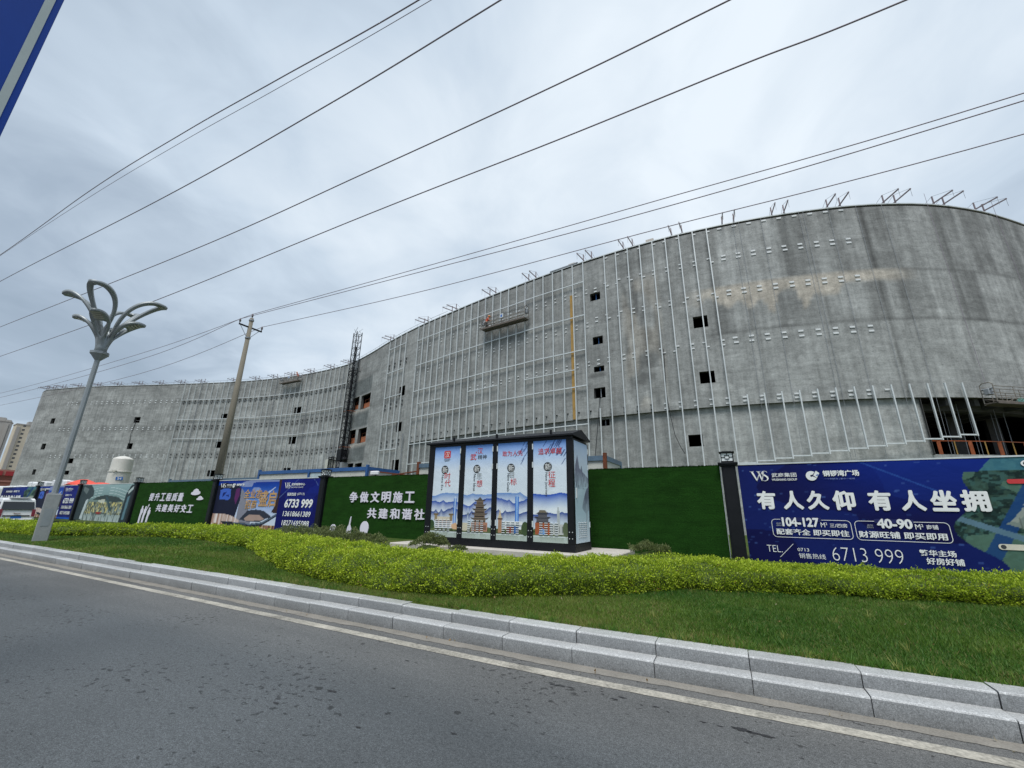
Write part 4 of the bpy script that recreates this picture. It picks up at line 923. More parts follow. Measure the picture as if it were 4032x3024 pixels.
def banner(u0, u1, fn, label, step=.035, z0=.42, z1=3.02, white_top=True):
    root = empty('billboard', ((u0 + u1) / 2, HV, .0), label=label, cat='billboard', group='printed banners on the hoarding'); c = (u0 + u1) / 2
    sheet('banner_sheet', u0 - c, u1 - c, z0, z1, -.07, step, lambda X, Z: fn(X + c, Z), root, None, .012)
    MB().box((u0 - c, -.05, z0), (u1 - c, .02, z1 + .01)).build('backing_board', MAT['charcoal'], root)
    if white_top: MB().box((u0 - c, -.085, z1 - .005), (u1 - c, .03, z1 + .03)).build('edge_trim', MAT['galv'], root)
    return root, c
def fleck(C, X, Z, n, seed, col=(70, 100, 170), a=.5):
    rg = np.random.default_rng(seed)
    for _ in range(n):
        cx, cz = rg.uniform(X.min(), X.max()), rg.uniform(Z.min(), Z.max()); put(C, ((abs(X - cx) < rg.uniform(.02, .05)) & (abs(Z - cz) < .02)), col, a * rg.uniform(.3, 1))
def bb_right(X, Z, u0=-.1):
    k = X - u0; C = np.zeros(X.shape + (3,)); h = noise2(X, Z, 51, 2.0, .8)
    C[:] = lin((8, 14, 72)); w_ = np.clip((Z - 1.6) / 1.4, 0, 1) * sst(.6, 3.5, k); C[:] = C * (1 - w_[..., None]) + lin((4, 36, 128)) * w_[..., None]
    put(C, h > .62, (22, 52, 140), .25); fleck(C, X, Z, 110, 5)
    put(C, abs((X - u0 - 3.0) * .55 + (Z - 2.9)) < .02, (60, 110, 190), .35 * (Z > 2.2))
    # satellite view at the right
    e = 4.45 + .35 * np.sin((Z - .5) * 5.2) * .5 + .45 * sst(1.6, 2.9, Z) + np.where(Z > 2.7, .25, 0) + .5 * sst(1.1, .5, Z)
    mp = k > e
    put(C, mp, (58, 92, 88)); put(C, mp & (noise2(X, Z, 53, .20, .14) > .46), (24, 46, 44), .85); put(C, mp & (noise2(X, Z, 59, .07, .05) > .52), (20, 38, 36), .8); put(C, mp & (noise2(X, Z, 55, .10, .08) > .62), (60, 86, 74), .6); put(C, mp & (noise2(X, Z, 54, .5, .3) > .66), (88, 122, 106), .7)
    put(C, mp & (Z > 2.72), (70, 130, 150), .6)
    put(C, mp & (abs((k - 4.9) - (Z - 1.0) * .62) < .16), (24, 66, 120), .9)
    put(C, mp & (abs((Z - 1.52) + (k - 4.7) * .42) < .07), (92, 124, 142), .95)
    put(C, inpoly(k, Z, [(5.15, 1.55), (5.5, 1.75), (6.6, 1.9), (6.9, 1.5), (6.0, 1.2)]), (128, 140, 132), .9); put(C, inpoly(k, Z, [(5.5, 1.95), (5.7, 2.15), (7.0, 2.25), (7.1, 1.98)]), (150, 160, 150), .9)
    put(C, inpoly(k, Z, [(5.25, 1.6), (5.5, 1.9), (5.6, 1.88), (5.35, 1.58)]), (150, 158, 150), .9)
    for i in range(12): put(C, mp & (abs(k - 5.4 - i * .12) < .012) & (Z > 1.3) & (Z < 1.75) & inpoly(k, Z, [(5.15, 1.55), (5.5, 1.75), (6.6, 1.9), (6.9, 1.5), (6.0, 1.2)]), (80, 88, 84), .7)
    return C
rb, c = banner(-.1, 8.9, bb_right, 'dark blue property billboard with large white characters and phone number at right', .022)
def T(body, x0, x1, z0, z1, mat='white_print', bold=.02, **k): return text(body, x0 - c, x1 - c, z0, z1, -.09, MAT[mat], rb, bold, **k)
ws_logo(.21 - c, .62 - c, 2.56, 2.83, -.09, rb); T('武商集团', .71, 1.29, 2.655, 2.77, bold=.01); T('WUSHANG GROUP', .70, 1.29, 2.56, 2.62)
c_logo(1.5 - c, 1.81 - c, 2.55, 2.80, -.09, rb); T('铜锣湾广场', 1.88, 2.65, 2.65, 2.81, bold=.03); T('一个铜锣湾 | 繁华一座城', 1.89, 2.54, 2.565, 2.61, 'pale_blue_print', .0)
for ch, a, b_ in (('有', .27, .72), ('人', .88, 1.34), ('久', 1.42, 1.89), ('仰', 1.98, 2.45), ('有', 2.71, 3.17), ('人', 3.33, 3.79), ('坐', 3.88, 4.35), ('拥', 4.42, 4.90)): T(ch, a, b_, 1.80, 2.29, bold=.036)
for k_, (x0, x1) in enumerate(((.54, 2.26), (2.34, 4.10))): outline([(a - c, b_) for a, b_ in rrect(x0, x1, 1.095, 1.545, .09)], -.085, .012, MAT['white_print'], rb)
poly([(.75 - c, 1.50), (1.66 - c, 1.50), (1.66 - c, 1.60), (.75 - c, 1.60)], -.087, simple('banner navy', (.004, .008, .095), .5), rb, 'print_gap'); poly([(2.74 - c, 1.50), (3.48 - c, 1.50), (3.48 - c, 1.60), (2.74 - c, 1.60)], -.087, bpy.data.materials['banner navy'], rb, 'print_gap')
T('104-127', .78, 1.60, 1.365, 1.60, bold=.035); T('M²', 1.63, 1.77, 1.37, 1.49, bold=.0); T('三/四房', 1.82, 2.18, 1.37, 1.47, bold=.01); T('配套齐全 即买即住', .62, 2.19, 1.155, 1.31, bold=.02); T('建筑', .64, .76, 1.42, 1.46, 'grey_print', .0); T('面积约', .64, .77, 1.37, 1.41, 'grey_print', .0)
T('40-90', 2.78, 3.45, 1.38, 1.61, bold=.035); T('M²', 3.49, 3.64, 1.38, 1.50, bold=.0); T('商铺', 3.69, 3.90, 1.385, 1.49, bold=.01); T('财源旺铺 即买即用', 2.38, 4.02, 1.15, 1.31, bold=.02); T('建筑', 2.58, 2.70, 1.43, 1.47, 'grey_print', .0); T('面积约', 2.57, 2.70, 1.38, 1.42, 'grey_print', .0)
T('TEL.', .34, .69, .71, .88, bold=-.012); poly([(.61 - c, .59), (.625 - c, .59), (.96 - c, .93), (.945 - c, .93)], -.088, MAT['white_print'], rb, 'print_stroke'); T('0713', 1.03, 1.28, .76, .84, bold=.0); T('销售热线', 1.04, 1.61, .59, .715, bold=.0)
T('6713 999', 1.76, 3.14, .58, .90, bold=-.02); T('繁华主场', 3.45, 4.09, .79, .93, bold=.02); T('好房好铺', 3.54, 4.19, .61, .76, bold=.02)
outline([(a - c, b_) for a, b_ in circ(3.85, .78, .55, .42, 26, 150, 250)][:-1] + [(a - c, b_) for a, b_ in circ(3.85, .78, .55, .42, 26, 250, 150)][:1], -.080, .03, MAT['pale_blue_print'], rb) if 0 else None
poly([(a - c, b_) for a, b_ in rrect(5.27, 6.1, 2.42, 2.52, .045)], -.086, MAT['red_print'], rb, 'print_label'); 
poly([(a - c, b_) for a, b_ in rrect(4.82, 6.0, 1.00, 1.12, .055)], -.086, simple('cream print', (.62, .60, .50), .6), rb, 'print_label'); poly([(a - c, b_) for a, b_ in circ(4.90, 1.06, .045)], -.088, MAT['dark_print'], rb, 'print_dot')
poly([(a - c, b_) for a, b_ in circ(5.68, 2.86, .10, .075)], -.086, MAT['white_print'], rb, 'print_dot'); poly([(a - c, b_) for a, b_ in circ(5.68, 2.86, .065, .05)], -.088, MAT['dark_print'], rb, 'print_dot')

def shop_ad(u0, w_=8.65, split=5.65):
    def fn(X, Z):
        k = (X - u0) / w_ * 8.65; C = grad(Z, [(.4, (214, 222, 236)), (1.2, (196, 210, 236)), (1.9, (110, 150, 212)), (2.6, (28, 76, 172)), (3.0, (16, 44, 140))])
        put(C, noise2(k, Z, 61, .9, .25) > .6, (214, 226, 240), .35)
        put(C, inpoly(k, Z, [(3.9, 2.0), (5.2, 2.62), (5.25, 2.6), (4.2, 1.98)]), (220, 230, 245), .7)
        put(C, inpoly(k, Z, [(2.3, .4), (2.3, 2.6), (1.9, 2.9), (2.7, 2.3), (3.6, .9), (3.6, .4)]), (134, 136, 150))
        put(C, inpoly(k, Z, [(0, 1.1), (0, 2.75), (.5, 2.9), (1.6, 2.85), (2.25, 2.62), (2.35, 2.0), (2.1, .95), (1.4, 1.15)]), (28, 32, 56)); put(C, inpoly(k, Z, [(1.8, 2.55), (2.15, 2.6), (2.2, 2.2), (2.0, 1.7), (1.8, 2.0)]), (92, 40, 96))
        put(C, inpoly(k, Z, [(.35, 2.0), (.3, 2.5), (.7, 2.6), (1.3, 2.55), (1.4, 2.05), (1.2, 1.95)]), (66, 104, 200)); put(C, inpoly(k, Z, [(.6, 2.1), (.6, 2.35), (.95, 2.4), (.7, 2.15)]), (24, 40, 110)); put(C, inpoly(k, Z, [(.85, 2.2), (1.2, 2.25), (1.25, 2.12)]), (24, 40, 110))
        glow = (k < 2.6) & (Z < 1.2 - .12 * np.clip(k - 1, 0, 2) ** 2); st = noise1(k, 63, .05); put(C, glow, (206, 186, 178)); put(C, glow & (st > .6), (150, 104, 82), .8); put(C, glow & (st < .25), (236, 230, 230), .8)
        low = Z < .72; st = noise1(k, 64, .09); put(C, low, (150, 112, 92)); put(C, low & (st > .55), (70, 44, 40), .8); put(C, low & (st < .2), (224, 214, 206), .8); put(C, low & (noise2(k, Z, 65, .07, .1) > .8), (240, 206, 130), .7)
        put(C, inpoly(k, Z, [(2.6, .95), (3.2, 1.42), (3.9, 1.48), (4.6, 1.42), (5.2, 1.18), (5.2, 1.08), (4.9, 1.05), (4.4, .86), (3.4, .86)]), (52, 58, 72)); put(C, inpoly(k, Z, [(3.0, 1.0), (3.4, 1.22), (4.3, 1.2), (4.75, 1.02), (4.4, .92), (3.2, .9)]), (174, 150, 140))
        put(C, inpoly(k, Z, [(.9, .84), (3.6, .76), (4.6, .86), (5.65, 1.30), (5.65, 1.15), (5.0, .85), (4.4, .62), (3, .5), (1.2, .66)]), (40, 44, 54)); put(C, inpoly(k, Z, [(1.2, .82), (3.6, .74), (4.6, .84), (5.65, 1.28), (5.65, 1.22), (4.6, .78), (3.6, .69)]), (96, 116, 138))
        put(C, inpoly(k, Z, [(5.45, 3.0), (5.65, 3.0), (5.65, 1.3), (5.2, 1.35), (5.45, 1.7), (5.5, 2.6)]), (60, 44, 44))
        b = k > split; put(C, b, (14, 20, 96)); put(C, b & (Z > 2.3), (16, 30, 124), .6); put(C, b & (noise2(k, Z, 67, .8, .5) > .6), (24, 44, 140), .4)
        put(C, b & (abs((k - 6.4) * .7 - (Z - 2.6)) < .014), (120, 150, 200), .6); put(C, b & (abs((k - 8.2) * .9 + (Z - 2.9)) < .014), (120, 150, 200), .6); put(C, b & (Z < .56), (24, 90, 190), .9); return C
    return fn
def shop_text(rb, c, o, sc=1.0, full=True):
    def T(body, x0, x1, z0, z1, mat='white_print', bold=.02, **k): return text(body, o + (x0 + 26.82) * sc - c, o + (x1 + 26.82) * sc - c, z0, z1, -.09, MAT[mat], rb, bold, **k)
    def X(a): return o + (a + 26.82) * sc - c
    ws_logo(X(-26.6), X(-26.08), 2.62, 2.86, -.09, rb); T('武商集团', -25.98, -25.48, 2.73, 2.82); T('WUSHANG GROUP', -25.98, -25.48, 2.645, 2.69, bold=.0)
    c_logo(X(-25.4), X(-25.1), 2.62, 2.85, -.09, rb); T('铜锣湾广场', -25.02, -24.28, 2.71, 2.84, bold=.04)
    T('全业态', -24.1, -22.55, 2.05, 2.52, 'gold_print', .02); T('招商', -23.85, -22.85, 1.50, 1.98, 'gold_print', .02); T('盛启', -22.7, -21.25, 1.62, 2.45, 'gold_print', .02)
    ws_logo(X(-20.74), X(-20.28), 2.54, 2.83, -.09, rb); T('武商购物中心', -20.2, -19.15, 2.67, 2.80); T('SHOPPING CENTER', -20.2, -19.25, 2.56, 2.62, bold=.0)
    T('招商热线', -20.41, -19.72, 2.17, 2.33); T('(0713)', -19.62, -19.08, 2.18, 2.32, bold=.0); T('6733 999', -20.5, -18.38, 1.60, 2.02, bold=.03, shear=.10); T('13618661389', -20.5, -18.42, 1.19, 1.44, bold=.015, shear=.1); T('18271695088', -20.48, -18.44, .76, 1.01, bold=.015, shear=.1)
rb, c = banner(-26.85, -17.98, shop_ad(-26.85, 8.87), 'shopping centre banner with gold characters and blue phone number column'); shop_text(rb, c, -26.82, 1.0)
rb, c = banner(-55.3, -46.6, shop_ad(-55.3, 8.7), 'second shopping centre banner, half hidden by the street lamp base', .05); shop_text(rb, c, -55.3, .98)
def hall(X, Z):
    k = (X + 46.05) / 8.9 * 8; C = grad(Z, [(.4, (176, 190, 190)), (1.0, (150, 166, 164)), (1.6, (110, 120, 108)), (2.0, (120, 148, 148)), (3.0, (150, 178, 180))])
    cr_ = (Z < 1.75) & (Z > .9); put(C, cr_ & (noise2(k, Z, 71, .14, .22) > .5), (64, 70, 60), .8); put(C, cr_ & (noise2(k, Z, 72, .1, .12) > .66), (206, 196, 130), .9)
    put(C, (Z < 1.0) & (noise2(k, Z, 73, .12, .5) > .62), (70, 84, 84), .75)
    for a in (.25, .5, .75, 1.0): put(C, abs(Z - 2.0 - a * .8 + .07 * (k - 4) ** 2 * .5) < .02, (196, 214, 214), .8)
    put(C, inpoly(k, Z, [(2.2, 1.9), (3, 2.15), (4.2, 2.25), (6, 2.1), (6.9, 1.8), (5.5, 1.75), (4, 1.85)]), (60, 74, 74)); put(C, inpoly(k, Z, [(4.1, 2.2), (4.5, 2.1), (5.6, 1.2), (5.2, 1.1)]), (62, 86, 92)); put(C, inpoly(k, Z, [(3.2, 1.9), (4.2, 1.95), (4.2, 1.65), (3.2, 1.75)]), (222, 226, 210), .7)
    put(C, inpoly(k, Z, [(0, 3.02), (1.4, 3.02), (2.1, 2.6), (2.2, 2.2), (1.4, 1.8), (1.2, .4), (0, .4)]), (58, 72, 76)); put(C, inpoly(k, Z, [(1.2, 1.9), (1.55, 1.95), (1.3, .5), (.9, .5)]), (190, 204, 206)); put(C, inpoly(k, Z, [(.3, 2.9), (1.2, 2.7), (1.0, 2.3), (.3, 2.6)]), (104, 118, 118))
    put(C, inpoly(k, Z, [(8, 3.02), (7.4, 2.9), (7.0, 2.3), (6.9, .4), (8, .4)]), (46, 60, 66)); put(C, inpoly(k, Z, [(7.2, 2.5), (7.9, 2.9), (7.9, 2.7), (7.3, 2.3)]), (180, 196, 196)); put(C, inpoly(k, Z, [(7.3, 2.1), (7.6, 2.2), (7.5, .6), (7.2, .6)]), (100, 136, 150), .8)
    put(C, ((k - 3.7) / 1.0) ** 2 + ((Z - .95) / .09) ** 2 < 1, (92, 104, 100)); put(C, ((k - 3.7) / .42) ** 2 + ((Z - .99) / .08) ** 2 < 1, (150, 52, 50)); return C
banner(-46.05, -37.1, hall, 'banner showing a bright glass roofed shopping hall full of people', .05)
rb, c = banner(-65.6, -55.85, lambda X, Z: bb_right((X + 65.6) * .72 - .1, Z), 'farthest left dark blue banner with teal map, above the white van', .06)
text('有人久仰 有人坐拥', -65.3 - c, -59.6 - c, 1.80, 2.26, -.09, MAT['white_print'], rb, .04); text('武商集团', -64.2 - c, -62.4 - c, 2.52, 2.70, -.09, MAT['white_print'], rb, .02); text('铜锣湾广场', -62.0 - c, -60.4 - c, 2.52, 2.72, -.09, MAT['white_print'], rb, .02)

# ------------------------------------------------------------------ printed electrical cabinet on its plinth
tag(MB().box((-10.6, 11.15, .2), (-3.15, 13.75, .57), .02).build('plinth', MAT['slab']), 'pale concrete plinth under the printed cabinet', 'plinth')
tag(MB().box((-3.65, 11.2, .57), (-3.4, 11.5, .60)).build('weed', MAT['hedge_core']) if 0 else empty('ignore'), None) if 0 else None
X0, X1, Y0, Y1, CZ = -9.55, -4.28, 11.6, 13.0, .57
cab = empty('electrical_cabinet', ((X0 + X1) / 2, (Y0 + Y1) / 2, CZ), label='black framed cabinet with four printed blue mountain doors on the plinth', cat='cabinet')
cx, cy, cz = cab.location
def cb(name, a, b_, mat, bev=.004): return MB().box((a[0] - cx, a[1] - cy, a[2] - cz), (b_[0] - cx, b_[1] - cy, b_[2] - cz), bev).build(name, mat, cab)
cb('base', (X0 - .02, Y0 + .0, CZ), (X1 + .02, Y1, .78), MAT['charcoal']); cb('carcass', (X0 + .03, Y0 + .04, .78), (X1 - .03, Y1, 3.76), MAT['charcoal'])
fr = [(X0, X0 + .24), (-8.235, -8.035), (-6.975, -6.79), (-5.735, -5.545), (-4.47, X1)]
for a, b_ in fr: cb('frame_post', (a, Y0 - .002, .781), (b_, Y0 + .06, 3.70), MAT['charcoal'])
cb('top_rail', (X0, Y0 - .004, 3.701), (X1, Y0 + .06, 3.80), MAT['charcoal'])
b = MB(); rz_ = 4.02; b.prism([(Y0 - .09 - cy, 3.80 - cz), (Y0 - .09 - cy, 3.85 - cz), ((Y0 + Y1) / 2 - cy, 4.08 - cz), (Y1 + .12 - cy, 3.85 - cz), (Y1 + .12 - cy, 3.80 - cz)], X0 - .09 - cx, X1 + .06 - cx, 'x'); b.build('roof', MAT['charcoal'], cab)
for u in (-8.6, -6.9, -5.0): cb('lifting_lug', (u, Y0 + .02, 3.90), (u + .05, Y0 + .10, 4.02), MAT['charcoal'])
for a, b_ in fr:
    for z in (.93, 1.10):
        for u in ((a + b_) / 2 - .045, (a + b_) / 2 + .045): MB().rod((u - cx, Y0 - .008 - cy, z - cz), (u - cx, Y0 + .0 - cy, z - cz), .014, seg=8).build('bolt', MAT['galv'], cab)
DOORS = [(-9.305, -8.24), (-8.03, -6.98), (-6.785, -5.74), (-5.54, -4.475)]
def ridge(x, seed, sc, base, amp): return base + amp * (noise1(x, seed, sc) * .55 + (1 - abs(noise1(x, seed + 1, sc * .4) * 2 - 1)) * .38 + (noise1(x, seed + 2, sc * .12) - .5) * .045)
def door_art(i):
    def fn(X, Z):
        X = X + cx; Z = Z + cz; k = (X - DOORS[i][0]) / (DOORS[i][1] - DOORS[i][0]); g = X
        C = grad(Z, [(.8, (150, 166, 158)), (.95, (196, 212, 220)), (1.06, (176, 200, 214)), (1.5, (226, 234, 240)), (2.3, (216, 228, 238)), (2.9, (214, 226, 238)), (3.3, (176, 202, 238)), (3.7, (104, 150, 226))])
        hs_ = [(201, 1.1, 2.02, .30, (104, 144, 204), (214, 224, 236)), (203, .7, 1.74, .38, (26, 76, 168), (206, 218, 232)), (207, .5, 1.42, .36, (30, 66, 140), (200, 214, 228))]
        if i == 3: hs_ = [(209, 1.6, 2.06, .20, (22, 76, 182), (120, 164, 222)), (211, .8, 1.50, .26, (32, 70, 150), (206, 218, 230))]
        for sd_, sc, base, amp, c0, c1 in hs_:
            r = ridge(g, sd_, sc, base, amp); f = np.clip((r - Z) / .42, 0, 1)[..., None]; M_ = (Z < r)[..., None] * (1 - f ** 1.2); C[:] = C * (1 - M_) + (lin(c0) * (1 - f) + lin(c1) * f) * M_
        tr_ = (Z < 1.10 + .06 * noise1(g, 221, .09)) & (Z > .955); put(C, tr_, (92, 106, 70)); put(C, tr_ & (noise2(X, Z, 223, .05, .04) > .55), (52, 66, 40), .8)
        wt = Z < .955; put(C, wt, (170, 184, 178)); put(C, wt & (noise1(g, 225, .12) > .5), (132, 144, 128), .5 * np.clip((Z - .78) / .18, 0, 1)); put(C, abs(Z - .957) < .012, (214, 224, 228), .8)
        def bx(a, b_, z0, z1, col, al=1.0): put(C, (k > a) & (k < b_) & (Z > z0) & (Z < z1), col, al)
        if i == 0:
            bx(.84, .95, 1.1, 2.0, (64, 120, 200), .85); bx(.88, .91, 1.1, 2.05, (190, 214, 240), .9)
            bx(.16, .84, 1.08, 1.34, (222, 226, 228)); bx(.24, .74, 1.30, 1.42, (206, 198, 180)); 
            for t in (.14, .72): bx(t, t + .1, 1.3, 1.5, (150, 134, 104)); bx(t - .04, t + .14, 1.46, 1.52, (120, 104, 78))
            for r_ in range(4): bx(.2, .8, 1.11 + r_ * .06, 1.13 + r_ * .06, (150, 104, 88), .7)
            put(C, ((k - .03) / .12) ** 2 + ((Z - 1.18) / .14) ** 2 < 1, (58, 80, 52)); put(C, ((k - .95) / .16) ** 2 + ((Z - 1.14) / .10) ** 2 < 1, (214, 176, 140))
        if i == 1:
            bx(.17, .20, 1.15, 1.72, (190, 206, 220)); bx(.15, .22, 1.48, 1.56, (120, 134, 150))
            for r_ in range(5):
                z0 = 1.28 + r_ * .135; wd = .27 - r_ * .028; bx(.60 - wd * .8, .60 + wd * .8, z0, z0 + .10, (128, 112, 96)); bx(.60 - wd, .60 + wd, z0 + .09, z0 + .135, (92, 84, 74)); put(C, inpoly(k, Z, [(.60 - wd - .06, z0 + .16), (.60 - wd, z0 + .09), (.60 - wd + .05, z0 + .12)]), (70, 64, 58)); put(C, inpoly(k, Z, [(.60 + wd + .06, z0 + .16), (.60 + wd, z0 + .09), (.60 + wd - .05, z0 + .12)]), (70, 64, 58)); bx(.60 - wd * .7, .60 + wd * .7, z0 + .02, z0 + .06, (56, 50, 46))
            put(C, inpoly(k, Z, [(.5, 1.955), (.70, 1.955), (.60, 2.04)]), (92, 84, 74)); bx(.32, .88, 1.02, 1.28, (176, 130, 108)); bx(.36, .84, 1.06, 1.2, (110, 84, 74), .8)
            put(C, ((k - .08) / .22) ** 2 + ((Z - 1.14) / .12) ** 2 < 1, (206, 200, 178)); 
        if i == 2:
            bx(.62, .73, 1.32, 2.05, (74, 128, 208)); bx(.66, .70, 1.32, 2.1, (150, 190, 236)); bx(.06, .18, 1.0, 1.42, (170, 132, 104)); put(C, inpoly(k, Z, [(.05, 1.42), (.19, 1.42), (.16, 1.5), (.14, 1.6), (.12, 1.72), (.10, 1.6), (.08, 1.5)]), (206, 186, 150)); bx(.03, .21, 1.38, 1.42, (84, 66, 58))
            bx(.22, .86, 1.12, 1.34, (222, 226, 228)); bx(.34, .58, 1.0, 1.18, (140, 70, 58)); bx(.58, .72, 1.0, 1.2, (60, 106, 170)); bx(.3, .86, 1.2, 1.24, (120, 134, 150), .8); put(C, ((k - .94) / .12) ** 2 + ((Z - 1.14) / .2) ** 2 < 1, (66, 84, 56))
        if i == 3:
            bx(.06, .50, 1.0, 1.32, (164, 92, 62)); put(C, (((k - .27) / .10) ** 2 + ((Z - 1.0) / .17) ** 2 < 1) & (Z > 1.0), (120, 160, 206)); bx(.08, .50, 1.32, 1.36, (60, 58, 60))
            for z0, wd in ((1.36, .22), (1.47, .16)): bx(.28 - wd * .8, .28 + wd * .8, z0, z0 + .09, (92, 92, 98)); put(C, inpoly(k, Z, [(.28 - wd - .05, z0 + .12), (.28 - wd + .04, z0 + .075), (.28 + wd - .04, z0 + .075), (.28 + wd + .05, z0 + .12), (.28 + wd * .6, z0 + .14), (.28 - wd * .6, z0 + .14)]), (64, 66, 74))
            put(C, inpoly(k, Z, [(.14, 1.6), (.42, 1.6), (.36, 1.68), (.2, 1.68)]), (120, 112, 96)); bx(.52, .94, 1.02, 1.30, (188, 192, 190)); bx(.70, .78, 1.30, 1.66, (176, 184, 186)); bx(.72, .76, 1.66, 1.76, (176, 184, 186))
            for t in (.56, .62, .68, .76, .84): bx(t, t + .025, 1.06, 1.24, (120, 126, 126), .8)
            put(C, ((k - .95) / .09) ** 2 + ((Z - 1.16) / .2) ** 2 < 1, (92, 104, 78))
        if i >= 2:
            rg = random.Random(i)
            for _ in range(10 if i == 2 else 26):
                a = rg.uniform(.62 if i == 2 else .35, 1.0); z0 = rg.uniform(3.3, 3.66) if a < .8 else rg.uniform(3.0, 3.66); put(C, abs((k - a) * .9 - (Z - z0) * .55 - 0) + 0 * k < .012, (56, 78, 128), .85 * (abs(Z - z0) < .09))
        return C
    return fn
for i, (a, b_) in enumerate(DOORS):
    d = sheet('door', a - cx, b_ - cx, .80 - cz, 3.705 - cz, Y0 + .012 - cy, .014, door_art(i), cab, simple('door print base', (1, 1, 1)) if 0 else None)
    # louvres pressed into the door foot
    lv = MB().box((0, 0, 0), (.105, .022, .022), .004).mesh('louvre') if i == 0 else bpy.data.meshes['louvre']
    if i == 0: lv.materials.append(simple('door louvre enamel', (.60, .64, .66), .45))
    for cc in range(4):
        for rr in range(6): link('louvre', lv, None, d, (a - cx + .20 + cc * .16, Y0 - .012 - cy, 1.00 - cz + rr * .062))
    for z in (2.9, 3.45, 1.2): cb('hinge', (b_ - .005 if i == 0 else a - .028 if i > 1 else b_ - .005, Y0 - .02, z), (b_ + .03 if i < 2 else a + .008, Y0 + .002, z + .17), MAT['galv'], 0)
def CT(body, x0, x1, z0, z1, mat, bold=.01, **k): return text(body, x0 - cx, x1 - cx, z0 - cz, z1 - cz, Y0 + .004 - cy, MAT[mat], cab, bold, **k)
def CP(pts, mat, dy=.005, name='print_shape'): return poly([(a - cx, b_ - cz) for a, b_ in pts], Y0 + dy - cy, MAT[mat], cab, name)
CP(rrect(-8.91, -8.64, 3.31, 3.57, .04), 'red_print', .007); CT('汉', -8.87, -8.68, 3.34, 3.54, 'white_print', .0); CT('WUHAN', -8.91, -8.65, 3.255, 3.285, 'dark_print'); CT('SPIRIT', -8.88, -8.68, 3.21, 3.24, 'dark_print')
for (xa, xb, za, zb) in ((-8.99, -8.70, 2.80, 3.06), (-7.70, -7.43, 2.80, 3.05), (-6.44, -6.17, 2.79, 3.04), (-5.20, -4.93, 2.79, 3.04)):
    CP(circ((xa + xb) / 2, (za + zb) / 2, (xb - xa) / 2), 'dark_print', .007); CT('新', xa + .045, xb - .03, za + .03, zb - .03, 'white_print', .0)
CT('时', -8.84, -8.60, 2.62, 2.83, 'red_print', .002); CT('代', -8.82, -8.58, 2.38, 2.60, 'red_print', .002); CT('New Era', -8.965, -8.875, 2.26, 2.77, 'dark_print', .0, turn=1)
CT('武', -7.83, -7.60, 3.21, 3.42, 'red_print', .008); CT('汉', -7.56, -7.36, 3.40, 3.60, 'red_print', .0); CT('精神', -7.54, -7.20, 3.23, 3.37, 'dark_print', .004); CP(circ(-7.61, 3.46, .02, n=10), 'red_print')
CT('思', -7.56, -7.36, 2.60, 2.79, 'grey_print', .0); CT('想', -7.55, -7.33, 2.36, 2.57, 'red_print', .002); CT('New Ideas', -7.675, -7.585, 2.23, 2.77, 'dark_print', .0, turn=1)
CT('敢为人先', -6.62, -5.90, 3.28, 3.45, 'red_print', .0); CT('目', -6.34, -6.19, 2.62, 2.80, 'grey_print', .0); CT('标', -6.32, -6.10, 2.40, 2.60, 'red_print', .0); CT('New Goals', -6.43, -6.34, 2.21, 2.76, 'dark_print', .0, turn=1)
CT('追求卓越', -5.37, -4.61, 3.28, 3.47, 'red_print', .004); CT('征', -5.05, -4.82, 2.58, 2.78, 'red_print', .0); CT('程', -5.05, -4.83, 2.33, 2.55, 'red_print', .002); CT('New Journey', -5.165, -5.07, 2.06, 2.75, 'dark_print', .0, turn=1)
# printed end panel (faces +x)
def side_art(X, Z):
    Z = Z + cz; C = grad(Z, [(.8, (206, 222, 232)), (1.6, (186, 212, 222)), (2.3, (190, 212, 222)), (3.0, (206, 220, 232)), (3.7, (176, 198, 226))])
    for pts, col in (([(.0, 2.35), (.05, 2.9), (.10, 3.0), (.20, 3.18), (.26, 3.28), (.34, 3.12), (.42, 2.9), (.52, 2.86), (.62, 3.0), (.7, 2.8), (.9, 2.75), (1.2, 2.65), (1.2, 2.4), (.6, 2.35)], (118, 120, 140)), ([(.0, 2.30), (.12, 2.45), (.2, 2.6), (.3, 2.4), (.45, 2.4), (.6, 2.6), (.72, 2.35), (.9, 2.3)], (104, 110, 124)), ([(.55, 1.75), (.7, 1.95), (.85, 2.15), (1.0, 2.3), (1.2, 2.4), (1.2, 1.7), (.9, 1.6)], (112, 116, 136))):
        M_ = inpoly(X, Z, pts); zb = min(p[1] for p in pts); put(C, M_, col, np.clip((Z - zb) / .5, .15, .9)); put(C, M_ & (noise2(X, Z, 240, .06, .2) > .6), (84, 88, 104), .35)
    put(C, inpoly(X, Z, [(.85, .95), (1.05, 1.5), (1.1, 1.9), (.9, 1.7)]), (150, 160, 170), .5); return C
sp_ = sheet('side_panel', 0, 1.2, .80 - cz, 3.68 - cz, 0, .016, side_art, cab); sp_.location = (X1 + .012 - cx, 11.71 - cy, 0); sp_.rotation_euler = (0, 0, math.pi / 2)
cb('frame_post', (X1 - .002, Y0 - .003, .781), (X1 + .006, 11.70, 3.701), MAT['charcoal']); cb('frame_post', (X1 - .002, 12.92, .781), (X1 + .006, Y1, 3.701), MAT['charcoal'])
for cc in range(5):
    for rr in range(8): o = link('louvre', bpy.data.meshes['louvre'], None, sp_, (.22 + cc * .15, -.018, .95 - cz + rr * .055))
cb('door_handle', (X1 + .012, 11.78, 2.02), (X1 + .045, 11.83, 2.30), MAT['galv'], .005)
for z in (1.2, 2.9, 3.4): cb('hinge', (X1 + .0, 12.90, z), (X1 + .03, 12.93, z + .16), MAT['galv'], 0)

